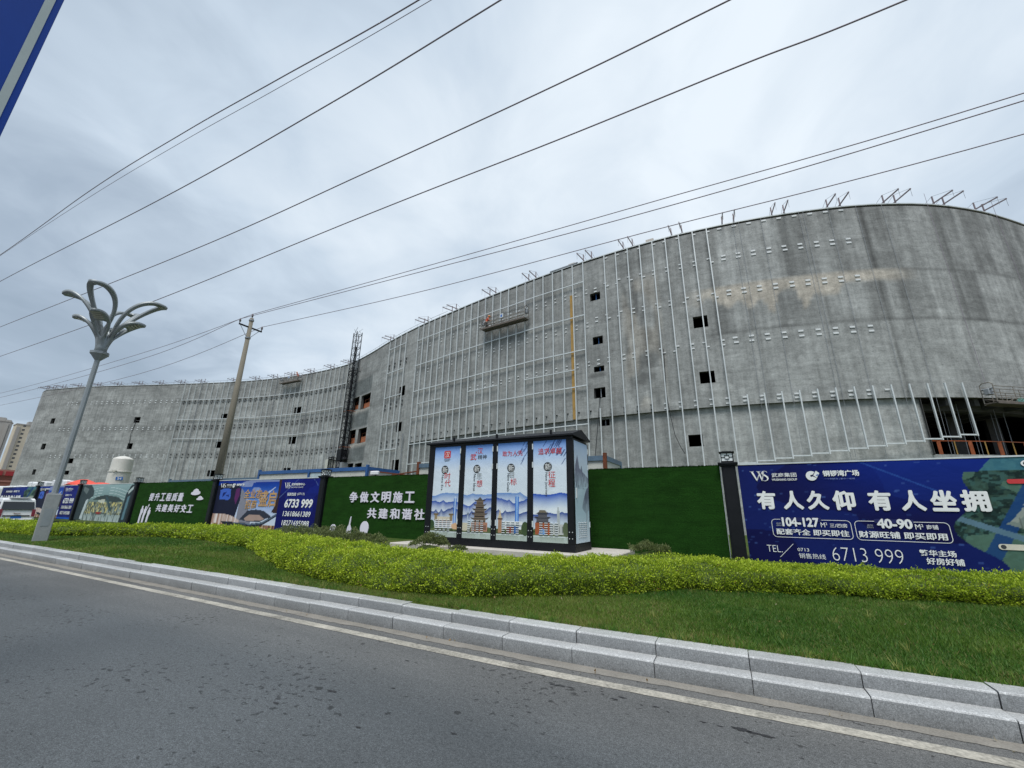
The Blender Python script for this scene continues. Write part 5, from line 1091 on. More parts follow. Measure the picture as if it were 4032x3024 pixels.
# ------------------------------------------------------------------ site cabins, floodlight, tank and site clutter behind the hoarding
def cabin(u0, u1, v0, v1, zt, frame, label, split=None, sign=False, rusty=False):
    root = empty('site_cabin', (u0, v0, .35), label=label, cat='cabin', group='site container cabins'); W_, D_, Hh = u1 - u0, v1 - v0, zt - .35
    for x_ in (0, W_):
        for y_ in (0, D_): MB().box((x_ - .07, y_ - .07, 0), (x_ + .07, y_ + .07, Hh + (.12 if (y_ == 0) else 0))).build('corner_post', MAT['rust'] if rusty and y_ == 0 else frame, root)
    for p, q_ in (((0, 0), (W_, 0)), ((W_, 0), (W_, D_)), ((0, D_), (W_, D_)), ((0, 0), (0, D_))): MB().bar((*p, Hh - .09), (*q_, Hh - .09), .12, .2 if 1 else .1).build('roof_beam', frame, root)
    n = max(2, int(W_ / 1.15))
    for k in range(n): MB().box((.07 + k * (W_ - .14) / n, .0, .1), (.07 + (k + 1) * (W_ - .14) / n - .015, .05, Hh - .19)).build('wall_panel', MAT['cabin_panel'], root)
    MB().box((W_ - .03, .05, .1), (W_ + .02, D_ - .05, Hh - .19)).box((0, .05, Hh - .16), (W_, D_, Hh - .12)).build('end_wall', MAT['cabin_panel'], root)
    if split: MB().bar((split - u0, -.01, 0), (split - u0, -.01, Hh - .1), .14).build('centre_post', frame, root)
    if sign: MB().box((split - u0 + .15, -.02, Hh - .62), (split - u0 + 1.4, -.005, Hh - .24)).build('notice', simple('pale notice', (.42, .52, .55)), root)
    return root
cabin(-28.2, -18.3, 17, 19.4, 3.84, MAT['blue_frame'], 'blue framed white site cabin behind the phone number banner', -23.15, True)
cabin(-14.65, -4.87, 17, 19.4, 3.86, MAT['bluegrey_frame'], 'weathered cabin with rusty corner behind the printed cabinet', rusty=True)
cabin(-40.5, -28.6, 17.3, 19.6, 3.50, MAT['bluegrey_frame'], 'low grey blue roofed cabin left of the concrete pole', -33)
tag(MB().bar((-18.2, 17.3, 3.62), (-16.3, 18.6, 3.42), .25, .06).bar((-18.0, 17.0, 3.28), (-15.0, 17.2, 3.22), .4, .06).bar((-16.4, 17.0, 3.35), (-14.6, 17.2, 3.55), .12, .05).box((-18.1, 17.6, .4), (-14.8, 17.7, 3.3)).build('scrap_pile', MAT['rust']), 'rusty scrap sheets stacked in the gap between the two cabins', 'scrap')
fl = empty('floodlight', (-14.75, 14.15, 3.0), label='small white floodlight clamped on top of the slogan turf panel', cat='lamp'); MB().box((-.24, -.06, .09), (.24, .08, .27), .03).build('housing', MAT['white_sack'], fl); MB().bar((0, .06, 0), (0, .06, .12), .05).build('bracket_arm', MAT['black_metal'], fl)
tk = empty('storage_tank', (-69.3, 24, .3), label='tall cream cylindrical tank with number plate 24 behind the hoarding', cat='tank')
MB().lathe([(.0, 0), (1.12, 0), (1.10, 5.0), (1.10, 5.02), (1.07, 5.05), (1.03, 6.75), (.98, 6.85), (.55, 7.08), (.08, 7.2), (0, 7.2)], 40).build('shell', MAT['tank'], tk)
b = MB(); b.lathe([(1.10, 5.15), (1.17, 5.15), (1.17, 5.25), (1.10, 5.25)], 40); b.build('band', MAT['tank'], tk)
ta = math.atan2(-24, 69.3); e_ = Vector((math.cos(ta), math.sin(ta), 0)); n_ = Vector((-e_.y, e_.x, 0))
np_ = MB().box((-.34, -.02, -.19), (.34, .02, .19)).build('number_plate', MAT['plate_blue'], tk, loc=e_ * 1.13 + Vector((0, 0, 4.35)) + n_ * .1, rz=ta + math.pi / 2)
text('24', -.2, .2, -.13, .13, -.025, MAT['white_print'], np_, .02, 'number')
MB().box((-.9, -.04, -.05), (-.3, .04, .05)).build('bracket_arm', MAT['tank'], tk, loc=e_ * 1.16 + Vector((0, 0, 5.3)), rz=ta + math.pi / 2); o = outline(circ(0, 0, .33, .13, 16), -.0, .03, MAT['grey_print'], tk, 'emblem'); o.location = e_ * 1.14 + Vector((0, 0, 4.95)); o.rotation_euler = (0, 0, ta + math.pi / 2)
# red tarpaulin canopy
P = []
for i in range(15):
    t = i / 14; row = []
    for j in range(7):
        s_ = j / 6; row.append((-60.5 + 9.3 * t, 16.6 + 2.6 * s_, 3.15 + .82 * math.sin(math.pi * min(s_ * .9 + .1, 1)) * (math.exp(-((t - .18) / .16) ** 2) + .52 * math.exp(-((t - .62) / .26) ** 2)) + .02 * math.sin(9 * t + 4 * s_)))
    P.append(row)
me = grid_mesh('tarpaulin_canopy', np.array(P)); me.shade_smooth(); tc_ = empty('tarpaulin_canopy', (0, 0, 0), label='red tarpaulin canopy bulging above the hoarding left of the tank', cat='canopy'); link('sheet', me, MAT['red_tarp'], tc_).modifiers.new('s', 'SOLIDIFY').thickness = .03
for u in (-60.4, -56, -51.4):
    for v in (16.7, 19.1): MB().rod((u, v, .3), (u, v, 3.2), .04, seg=6).build('pole', MAT['galv_dull'], tc_)
# white covered stores
def bundle(u0, u1, v, z0, z1, n, label):
    rg = random.Random(int(u0)); root = empty('sack_stack', ((u0 + u1) / 2, v, z0), label=label, cat='sacks', group='white wrapped bundles above the hoarding')
    for k in range(n):
        w_ = (u1 - u0) / n; b = MB(); b.box((-w_ * .48, -.4, 0), (w_ * .48, .4, (z1 - z0) * rg.uniform(.75, 1)), min(w_, .3) * .25); b.box((-w_ * .3, -.43, (z1 - z0) * .25), (w_ * .2, -.39, (z1 - z0) * .6)); b.build('sack', MAT['white_sack'], root, loc=(u0 + (k + .5) * w_ - (u0 + u1) / 2, rg.uniform(-.1, .1), 0))
    MB().box((-(u1 - u0) / 2, -.5, -z0 + .3), ((u1 - u0) / 2, .5, 0)).build('stack_base', MAT['cabin_panel'], root)
bundle(-69.9, -65.0, 17, 3.15, 3.86, 5, 'row of white wrapped bundles beside the farthest hoarding lantern'); bundle(-62.9, -59.6, 17, 3.15, 3.90, 3, 'white wrapped bundles just left of the red tarpaulin'); bundle(-84, -70.1, 17, 3.05, 3.48, 11, 'long low row of white bundles at the far left')

# ------------------------------------------------------------------ far towers and the red brown building
def tower(name, ctr, rz, w_, d_, h_, label, cols, mat, z0w=8, rows=17, fh=3.0):
    root = empty(name, (ctr[0], ctr[1], 0), rz, label, 'tower', 'cream apartment towers'); MB().box((-w_ / 2, -d_ / 2, 0), (w_ / 2, d_ / 2, h_)).build('wall', mat, root)
    MB().box((-w_ * .2, -d_ * .3, h_), (w_ * .3, d_ * .3, h_ + 3)).box((w_ * .32, -d_ * .35, h_), (w_ * .48, d_ * .2, h_ + 1.5)).box((-w_ / 2 - .3, -d_ / 2 - .3, h_ - .3), (w_ / 2 + .3, d_ / 2 + .3, h_ + .5)).build('roof_parapet', MAT['tower_grey'], root)
    me = MB().box((-.7, -.08, 0), (.7, .03, 1.25)).mesh('window'); me.materials.append(MAT['tower_window'])
    for x_ in cols:
        for k in range(rows): link('window', me, None, root, (x_, -d_ / 2, z0w + k * fh))
    for x_ in (-w_ * .5 + 1.2, w_ * .5 - 1.4): MB().box((x_ - .9, -d_ / 2 - 1.0, 3), (x_ + .9, -d_ / 2 - .02, h_ - 2)).build('balcony_stack', MAT['tower_grey'], root)
    return root
ang = math.atan2(100, -490) + math.pi / 2
tower('apartment_tower', (-478, 106), ang + .12 - math.pi, 19, 12, 57.5, 'nearer cream apartment tower at the far left edge', (1.5, 4.2, -5.5), MAT['tower_cream'])
tower('apartment_tower', (-510, 92), ang - .1 - math.pi, 17, 12, 62, 'greyer apartment tower half behind the cream one', (-3, 0, 3), MAT['tower_grey'])
rbld = empty('low_building', (-300, 66, 0), ang - math.pi, 'red brown low building with red roof sign below the towers', 'building')
MB().box((-14, -6, 0), (13.5, 6, 10.2)).build('wall', MAT['brick_far'], rbld); MB().box((-14.3, -6.3, 10.2), (13.8, 6.3, 10.9)).box((-14.3, -6.3, 13.1), (12.2, 5, 15.6)).build('cornice', simple('pink cornice', (.30, .14, .11), .8), rbld); MB().box((-14, -5.6, 10.9), (13.5, 5.6, 13.1)).build('upper_wall', MAT['brick_far'], rbld)
for k in range(8): MB().box((-13 + k * 3.3, -6.7, 13.0), (-10.6 + k * 3.3, -6.4, 14.9)).build('sign_block', MAT['sign_red_far'], rbld); MB().box((-12.6 + k * 3.3, -6.1, 5.5), (-11 + k * 3.3, -5.98, 8.2)).build('window', MAT['tower_window'], rbld)

# ------------------------------------------------------------------ street lamp
lamp = empty('street_lamp', (-22.75, 6.15, .28), label='grey street lamp with looping petal arms on the grass verge', cat='street lamp')
MB().box((-.20, -.20, 0), (.20, .20, 1.68), .015).build('base_block', simple('grey stone cladding', (.27, .29, .29), .75, 0, .10, 12), lamp, rz=-.26)
MB().box((.2005, -.11, .55), (.207, .11, 1.15)).build('access_door', MAT['lamp_grey'], lamp, rz=-.26); MB().box((-.16, -.16, 1.68), (.16, .16, 1.70)).build('flange', MAT['galv_dull'], lamp, rz=-.26)
MB().lathe([(.098, 1.68), (.095, 1.9), (.088, 7.0), (.088, 7.05)], 8).build('pole', MAT['lamp_grey'], lamp)
MB().lathe([(.09, 6.98), (.28, 7.22), (.31, 7.24), (.31, 7.34), (.20, 7.35)], 8).build('collar', MAT['lamp_grey'], lamp)
MB().lathe([(.21, 7.3), (.19, 7.55), (.19, 7.85), (.16, 8.05), (.06, 8.2)], 12).build('hub', MAT['lamp_grey'], lamp, True)
def petal(az, R_, Z_, W_, band, hole0, led=False):
    bm = bmesh.new(); n = 26; rows = []
    for i in range(n + 1):
        t = i / n; r = .10 + R_ * (t ** 1.55); z = 7.35 + (Z_ - 7.35) * math.sin(t * math.pi * .5) ** .85; z -= .0
        if t > .8: z -= .10 * ((t - .8) / .2) ** 2 * (Z_ - 7.3) * .35
        w_ = W_ * (math.sin(math.pi * min(max((t - .18) / .84, 0), 1) ** 1.15)) ** .62 if t > .18 else 0
        w_ = max(w_, .055 + .05 * (1 - t)); bnd = band * (.7 + 1.5 * t ** 3)
        inn = max(w_ - bnd, 0) if hole0 < t < (.60 if led else .86) else 0
        rows.append((r, z, w_, inn))
    ca, sa = math.cos(az), math.sin(az)
    def V_(r, s_, z): return bm.verts.new((ca * r - sa * s_, sa * r + ca * s_, z))
    vr = [[V_(r, -w_, z), V_(r, -inn, z + .0), V_(r, inn, z), V_(r, w_, z)] for r, z, w_, inn in rows]
    for i in range(n):
        a, b_ = vr[i], vr[i + 1]; bm.faces.new((a[0], a[1], b_[1], b_[0])); bm.faces.new((a[2], a[3], b_[3], b_[2]))
        if rows[i][3] == 0 and rows[i + 1][3] == 0: bm.faces.new((a[1], a[2], b_[2], b_[1]))
        elif rows[i][3] == 0 and rows[i + 1][3] > 0: bm.faces.new((a[1], a[2], b_[2], b_[1])) if i < 3 else None
    bmesh.ops.remove_doubles(bm, verts=bm.verts, dist=.001); bmesh.ops.recalc_face_normals(bm, faces=bm.faces)
    me = bpy.data.meshes.new('petal_arm'); bm.to_mesh(me); bm.free(); me.shade_smooth(); o = link('petal_arm', me, MAT['lamp_grey'], lamp); md = o.modifiers.new('s', 'SOLIDIFY'); md.thickness = .11; md.offset = 0
    if led:
        r, z, *_ = rows[int(n * .80)]; d = MB()
        for k in range(5): d.box((-.05 + k * .11 - .22, -W_ * .55, -.02), (-.05 + k * .11 - .16, W_ * .55, .0))
        slope = math.atan2(rows[int(n * .9)][1] - rows[int(n * .7)][1], rows[int(n * .9)][0] - rows[int(n * .7)][0])
        q_ = d.build('led_array', MAT['led'], o, loc=(ca * r, sa * r, z - .075)); q_.rotation_euler = Matrix.Rotation(az, 3, 'Z').to_4x4().to_euler() ; q_.rotation_euler = (Matrix.Rotation(az, 4, 'Z') @ Matrix.Rotation(-slope, 4, 'Y')).to_euler()
for k in range(4):
    az = math.radians(48 + 90 * k); petal(az, 1.68, 9.78, .46, .135, .22); petal(az, 1.12, 8.78, .31, .085, .25, True)

# ------------------------------------------------------------------ concrete pole with crossarm
pole = empty('utility_pole', (-33.1, 17, .3), label='tall concrete utility pole with one steel crossarm behind the hoarding', cat='utility pole')
MB().rod((0, 0, 0), (0, 0, 15.75), .29, .135, 18).build('shaft', MAT['pole_conc'], pole, True)
MB().bar((0, -.85, 14.95), (0, .95, 14.95), .10, .10).build('crossarm', MAT['charcoal'], pole)
for s_ in (-1, 1): MB().rod((0, s_ * .75, 14.92), (0, s_ * .12, 14.1), .022, seg=6).build('brace', MAT['galv_dull'], pole)
MB().lathe([(.17, 15.5), (.185, 15.5), (.185, 15.62), (.17, 15.62)], 14).lathe([(.19, 14.0), (.20, 14.0), (.20, 14.1), (.19, 14.1)], 14).build('clamp', MAT['galv_dull'], pole)
for x_, y_, z_ in ((0, -.82, 15.0), (0, .92, 15.0), (0, 0, 15.75)): MB().lathe([(.03, 0), (.03, .12), (.075, .14), (.04, .2), (.085, .22), (.05, .3), (.06, .36), (.02, .42)], 12, (x_, y_, z_)).build('insulator', MAT['ceramic'], pole, True)
def smooth_wire(pts, n=14): return [tuple(p) for p in catmull(pts, n)]
def wire(name_label, v, pts, r, post=None):
    P = [(u, v, z) for u, z in pts]; arr = np.array(P, float)
    a = [np.array((arr[i][0], arr[i][2])) for i in range(len(arr))]
    cr_ = catmull(a, 10) if post is None else np.concatenate([catmull(a[:post + 1], 8)[:-1], catmull(a[post:], 10)])
    o = cable([(float(p[0]), v, float(p[1])) for p in cr_], r, MAT['wire'], 'power_line', None); tag(o, name_label, 'cable', 'overhead power lines'); return o
wire('topmost thin cable of the three carried by the concrete pole', 17, [(-170, 21.0), (-97.5, 17.35), (-52.4, 16.2), (-33.1, 16.42), (-16.1, 15.75), (-2.3, 15.3), (9.7, 15.03), (30, 15.6), (55, 17)], .02, 3)
wire('middle cable of the three carried by the concrete pole', 16.18, [(-165, 19), (-92.05, 15.87), (-49.5, 14.83), (-33.1, 15.67), (-15.3, 14.8), (-2.2, 14.2), (9.1, 14.11), (30, 14.6), (55, 16)], .02, 3)
wire('lowest cable of the three carried by the concrete pole', 17.92, [(-170, 19), (-100, 15.95), (-53.9, 14.55), (-33.1, 15.67), (-16.8, 14.75), (-2.5, 14.45), (9.9, 14.14), (30, 14.7), (55, 16)], .02, 3)
wire('uppermost left cable crossing the sky above the others', 4.9, [(-75, 19.5), (-40.4, 16.86), (-25.7, 16.03), (-16.7, 14.96), (-10.9, 14.04), (-5.35, 13.15), (3, 12.4), (20, 12.4)], .017)
wire('thin cable running close beneath the uppermost one', 5.1, [(-78, 20), (-42.05, 17.4), (-26.5, 16.1), (-17.3, 15.0), (-11.2, 14.1), (-5.2, 13.3), (3, 12.6), (20, 12.5)], .009)
wire('single cable crossing the sky second from the top left', 5.9, [(-80, 19.5), (-44.8, 16.64), (-20.8, 14.22), (-10, 13.5), (-3.7, 13.35), (5, 13.3), (20, 13.8)], .020)
wire('upper cable of the middle pair crossing the bright sky', 8.2, [(-90, 18.6), (-55, 16.1), (-23.3, 13.75), (-10.4, 13.2), (-3.25, 13.0), (1.06, 13.03), (10, 13.2), (25, 14)], .021)
wire('lower cable of the middle pair passing over the concrete building', 10, [(-95, 17), (-62.3, 15.2), (-32.8, 13.8), (-12.3, 13.38), (-4, 13.12), (1.3, 13.05), (4.6, 12.95), (15, 13.2), (30, 14)], .022)

# ------------------------------------------------------------------ blue road sign at the top left corner
sg = empty('road_sign', (-6.0, 0, 0), label='corner of a large blue road sign with white border stripe', cat='road sign')
MB().box((-.025, -3.4, 4.35), (0, .442, 8.0), .004).build('sign_plate', MAT['sign_blue'], sg)
b = MB()
for a, c_ in (((.329, 4.46), (.392, 7.89)), ((-3.35, 4.46), (-3.287, 7.89))): b.box((.002, a[0], a[1]), (.004, c_[0], c_[1]))
b.box((.002, -3.287, 4.46), (.004, .329, 4.523)).box((.002, -3.287, 7.827), (.004, .329, 7.89)).build('border_stripe', MAT['sign_white'], sg)
MB().rod((-.25, -4.3, -.1), (-.25, -4.3, 7.6), .15, .12, 16).build('mast', MAT['lamp_grey'], sg, True); MB().rod((-.15, -4.3, 5.2), (-.15, .2, 5.2), .07, seg=12).rod((-.15, -4.3, 7.0), (-.15, .2, 7.0), .07, seg=12).build('arm', MAT['lamp_grey'], sg)

# ------------------------------------------------------------------ white van (seen from behind)
van = empty('minivan', (-45.3, 10.15, .1), math.pi / 2, 'white minivan seen from behind between hedge and hoarding', 'minivan')
# local: rear faces -y... the van drives along -x, so its rear points to +x
van.rotation_euler = (0, 0, 0)
def van_body():
    bm = bmesh.new(); prof = [(2.2, .28), (2.25, .62), (2.18, .95), (2.12, 1.10), (1.96, 1.66), (1.75, 1.76), (-.6, 1.80), (-1.15, 1.70), (-1.75, 1.12), (-2.3, .92), (-2.4, .6), (-2.35, .28)]
    secs = []
    for y_, ins in ((-.86, .0), (-.82, .03), (.82, .03), (.86, .0)):
        secs.append([bm.verts.new((x_ * (.995 if abs(y_) > .84 else 1), (1 if y_ > 0 else -1) * (abs(y_) - max(0, (z_ - 1.0)) * .14 - (.0 if abs(y_) < .84 else 0)), z_ + (.03 if abs(y_) < .84 and z_ > 1.6 else 0))) for x_, z_ in prof])
    for a, b_ in zip(secs, secs[1:]):
        for i in range(len(prof)): bm.faces.new((a[i], a[(i + 1) % len(prof)], b_[(i + 1) % len(prof)], b_[i]))
    bm.faces.new(secs[0][::-1]); bm.faces.new(secs[-1]); bmesh.ops.recalc_face_normals(bm, faces=bm.faces)
    me = bpy.data.meshes.new('body'); bm.to_mesh(me); bm.free(); o = link('body', me, MAT['car_white'], van); m_ = o.modifiers.new('b', 'BEVEL'); m_.width = .05; m_.segments = 3; m_.limit_method = 'ANGLE'; return o
body = van_body()
tilt = math.atan2(.16, .56)
def rear(name, y0, y1, z0, z1, mat, dx=.0, par=None):
    """a sheet following the sloping tailgate"""
    def xr(z): return 2.18 - (z - .95) * .37 if z > 1.1 else (2.2 if z > .95 else 2.25)
    b = MB(); P = [b.bm.verts.new(q_) for q_ in ((xr(z0) + dx, y0, z0), (xr(z0) + dx, y1, z0), (xr(z1) + dx, y1 * (1 if z1 < 1.2 else .93), z1), (xr(z1) + dx, y0 * (1 if z1 < 1.2 else .93), z1))]
    b.bm.faces.new(P); r_ = bmesh.ops.extrude_face_region(b.bm, geom=b.bm.faces[:]); bmesh.ops.translate(b.bm, vec=(-.05, 0, 0), verts=[v for v in r_['geom'] if isinstance(v, bmesh.types.BMVert)]); return b.build(name, mat, par or van)
rear('rear_window', -.76, .76, 1.06, 1.68, MAT['glass_dark'], .03); rear('tail_light', .68, .85, .62, 1.08, MAT['tail_red'], .03); rear('tail_light', -.85, -.68, .62, 1.08, MAT['tail_red'], .03)
MB().box((2.22, -.62, .62), (2.27, .62, .70)).build('trim_strip', MAT['glass_dark'], van); MB().box((2.24, -.24, .50), (2.28, .24, .62)).build('number_plate', MAT['plate_blue'], van)
b = MB(); b.box((2.0, -.86, .22), (2.36, .86, .48), .04); b.build('bumper', MAT['car_white'], van)
b = MB(); b.bar((2.25, -.16, .84), (2.25, -.02, .78), .03); b.bar((2.25, .16, .84), (2.25, .02, .78), .03); b.bar((2.25, -.05, .80), (2.25, .05, .80), .03); b.build('emblem', MAT['rust'], van)
for x_ in (1.45, -1.5):
    for y_ in (-.80, .80):
        wl = MB().rod((x_, y_ - .1, .31), (x_, y_ + .1, .31), .31, seg=24).build('wheel', MAT['rubber'], van); MB().rod((x_, y_ - .105, .31), (x_, y_ + .105, .31), .19, seg=16).build('rim', MAT['galv'], wl)
for y_ in (-.845, .845): MB().box((-.9, y_ - .03 * (1 if y_ > 0 else -1) - .01, 1.13), (1.75, y_ - .03 * (1 if y_ > 0 else -1) + .01, 1.55)).build('side_window', MAT['glass_dark'], van)
MB().box((1.5, -.5, 1.82), (2.02, .5, 1.85), .01).build('spoiler', MAT['car_white'], van)

# ------------------------------------------------------------------ hedge, shrubs, grass
FR = [(-60, 6.9), (-36, 6.8), (-29.6, 6.75), (-26.0, 6.9), (-24.2, 7.9), (-21.8, 9.0), (-18.5, 9.3), (-15.6, 8.9), (-13.4, 8.3), (-11.5, 7.5), (-9.6, 6.6), (-8.3, 6.2), (-6.9, 5.95), (-5.6, 5.9), (-4.7, 5.95), (-4.05, 6.15), (-3.45, 6.5), (-2.55, 7.15), (-1.95, 7.7), (-1.1, 8.55), (-.3, 8.85), (.4, 9.1), (1.1, 9.3), (2.3, 9.55), (3.5, 9.85), (6, 10.2), (9, 10.6), (14, 11)]
HG = catmull(FR, 6); hs_ = np.concatenate([[0], np.cumsum(np.hypot(*np.diff(HG, axis=0).T))])
def hedge_frame(t):
    x = np.interp(t, hs_, HG[:, 0]); y = np.interp(t, hs_, HG[:, 1]); dx = np.interp(t + .25, hs_, HG[:, 0]) - np.interp(t - .25, hs_, HG[:, 0]); dy = np.interp(t + .25, hs_, HG[:, 1]) - np.interp(t - .25, hs_, HG[:, 1])
    h = np.hypot(dx, dy) + 1e-9; return x, y, -dy / h, dx / h
GZ = np.vectorize(ground_z)
def hedge_h(x): return np.interp(x, [-60, -30, -20, -12, -9, -5, -2.5, -.5, 1.5, 5, 14], [.38, .38, .44, .46, .54, .52, .48, .42, .33, .31, .34])
HW = 1.35
HPR = np.array([(0, 0), (-.03, .30), (-.03, .62), (.03, .84), (.13, .96), (.32, 1.0), (.62, 1.0), (.86, .94), (.97, .74), (1.0, .4), (1.0, 0)]); HS = np.concatenate([[0], np.cumsum(np.hypot(np.diff(HPR[:, 0]) * 1.35, np.diff(HPR[:, 1]) * .5))]); HS /= HS[-1]
def hedge_pt(t, q_, infl=0.0):
    """q 0..1 across the section from the front foot over the top to the back foot"""
    x, y, nx_, ny_ = hedge_frame(t); px = np.interp(q_, HS, HPR[:, 0]); pz = np.interp(q_, HS, HPR[:, 1])
    ex, ez = (np.interp(q_ + .03, HS, HPR[:, 0]) - np.interp(q_ - .03, HS, HPR[:, 0])) * 1.35, (np.interp(q_ + .03, HS, HPR[:, 1]) - np.interp(q_ - .03, HS, HPR[:, 1])) * .5; hh = np.hypot(ex, ez) + 1e-6; c_, s_ = -ez / hh, ex / hh
    lump = .06 * (noise2(t, q_ * 3, 301, .8, .5) - .5) * 2 + .06 * (noise2(t, q_ * 3, 303, .26, .25) - .5) * 2 + .035 * (noise2(t, q_ * 3, 307, .10, .12) - .5) * 2
    w_ = HW * np.interp(x, [-9, -7, -3, -1], [1, 1.15, 1.15, 1]); off = w_ * px + (lump + infl) * c_; z = GZ(x, y) + hedge_h(x) * pz + (lump * np.clip(pz * 2, 0, 1) + infl) * s_
    return np.stack([x + nx_ * off, y + ny_ * off, z], -1), np.stack([nx_ * c_, ny_ * c_, s_ + .05], -1)
T0, T1 = 0, hs_[-1] - .3
tt, qq = np.meshgrid(np.arange(T0, T1, .18), np.linspace(0.0, 1.0, 18), indexing='ij'); P, _ = hedge_pt(tt, qq, -.05)
hedge = empty('hedge', (0, 0, 0), label='wavy low clipped hedge of bright yellow green leaves behind the lawn', cat='hedge')
hc = link('hedge_core', grid_mesh('hedge_core', P), MAT['hedge_core'], hedge)
def leaves(P, Nn, size, cols, tilt=.9, aspect=.55, seed=1):
    rg = np.random.default_rng(seed); n = len(P); Nn = Nn / (np.linalg.norm(Nn, axis=1, keepdims=True) + 1e-9)
    d = Nn * .5 + rg.normal(0, tilt, (n, 3)) * .55; d[:, 2] += .35; d /= np.linalg.norm(d, axis=1, keepdims=True)      # leaf axis
    r_ = rg.normal(0, 1, (n, 3)); s_ = np.cross(d, r_); s_ /= np.linalg.norm(s_, axis=1, keepdims=True)
    L_ = (size * rg.uniform(.6, 1.3, n))[:, None]; W_ = L_ * aspect * .5
    fold = np.cross(s_, d) * W_ * .5
    V = np.stack([P, P + d * L_ * .5 + s_ * W_ + fold, P + d * L_, P + d * L_ * .5 - s_ * W_ + fold], 1)
    me = fast_mesh('foliage', V.reshape(-1, 3), 4); c_ = np.repeat(cols, 4, axis=0); point_color(me, c_); return me
def hedge_leaves(t0, t1, dens, size, seed):
    rg = np.random.default_rng(seed); n = int((t1 - t0) * 3.0 * dens); t = rg.uniform(t0, t1, n); q_ = rg.beta(1.0, 1.2, n) * .98 + .003; kp = rg.random(n) < .55 + .45 * sst(.22, .5, noise2(t, q_ * 3, 309, .16, .14)); t, q_ = t[kp], q_[kp]; n = len(t)
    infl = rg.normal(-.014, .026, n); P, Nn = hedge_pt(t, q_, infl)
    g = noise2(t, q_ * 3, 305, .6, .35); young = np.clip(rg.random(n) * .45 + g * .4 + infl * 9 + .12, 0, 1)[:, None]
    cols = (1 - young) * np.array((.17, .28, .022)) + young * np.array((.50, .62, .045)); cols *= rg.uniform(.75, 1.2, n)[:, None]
    br = rg.random(n) < .008; cols[br] = (.30, .16, .06)
    return leaves(P, Nn, size, cols, seed=seed)
def t_of(x_): return float(np.interp(x_, HG[:, 0], hs_))
for a, b_, dn, sz in ((-60, -30, 260, .085), (-30, -18, 650, .065), (-18, -11, 1300, .048), (-11, -7, 2300, .040), (-7, 3.6, 3500, .034), (3.6, 13.5, 1500, .04)):
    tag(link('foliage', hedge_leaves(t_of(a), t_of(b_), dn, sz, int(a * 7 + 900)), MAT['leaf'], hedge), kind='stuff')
# darker small shrubs by the plinth
def shrub(u, v, a, b_, h, n, label, seed):
    rg = np.random.default_rng(seed); z0 = ground_z(u, v); root = empty('shrub', (u, v, z0), label=label, cat='shrub', group='dull green shrubs by the hoarding'); th = rg.uniform(0, 2 * np.pi, n); r = np.sqrt(rg.random(n)); ph = rg.random(n) ** .7
    X = a * r * np.cos(th); Y = b_ * r * np.sin(th); top = h * (1 - .35 * r ** 3) * (.45 + .75 * noise2(X + u, Y + v, 311, .28, .28)); Zz = top * (1 - .35 * rg.random(n) ** 1.5)
    P = np.stack([X, Y, Zz], -1); Nn = np.stack([X / a, Y / b_, Zz * 0 + .9], -1); k = rg.random(n)[:, None]; cols = (1 - k) * np.array((.085, .115, .04)) + k * np.array((.24, .28, .11)); cols *= rg.uniform(.7, 1.3, n)[:, None]
    f = leaves(P, Nn, .06, cols, aspect=.4, seed=seed); tag(link('foliage', f, MAT['leaf'], root), kind='stuff')
    b = MB(); rg2 = random.Random(seed)
    for _ in range(14): q_ = (rg2.uniform(-a, a) * .8, rg2.uniform(-b_, b_) * .8); b.rod((q_[0] * .5, q_[1] * .5, 0), (q_[0], q_[1], h * .8), .008, .004, 5)
    b.sphere((0, 0, h * .12), 1, (a * .65, b_ * .65, h * .3)); b.build('stems', MAT['hedge_core'], root)
    return root
shrub(-14.6, 10.9, 1.5, .7, .58, 6200, 'leftmost dull green shrub below the skyline silhouettes', 21); shrub(-12.2, 10.4, 1.4, .6, .58, 6200, 'dull green shrub below the slogan letters', 22); shrub(-10.9, 10.35, .9, .45, .48, 3200, 'dull green shrub at the left end of the plinth', 23)
shrub(-8.6, 10.75, .75, .28, .50, 2600, 'small shrub with brown leaves before the left cabinet doors', 24); shrub(-7.5, 10.7, .3, .2, .30, 500, 'tiny shrub before the second cabinet door', 27); shrub(-2.45, 12.4, .55, .4, .52, 2200, 'round dull green shrub at the right end of the plinth', 25)
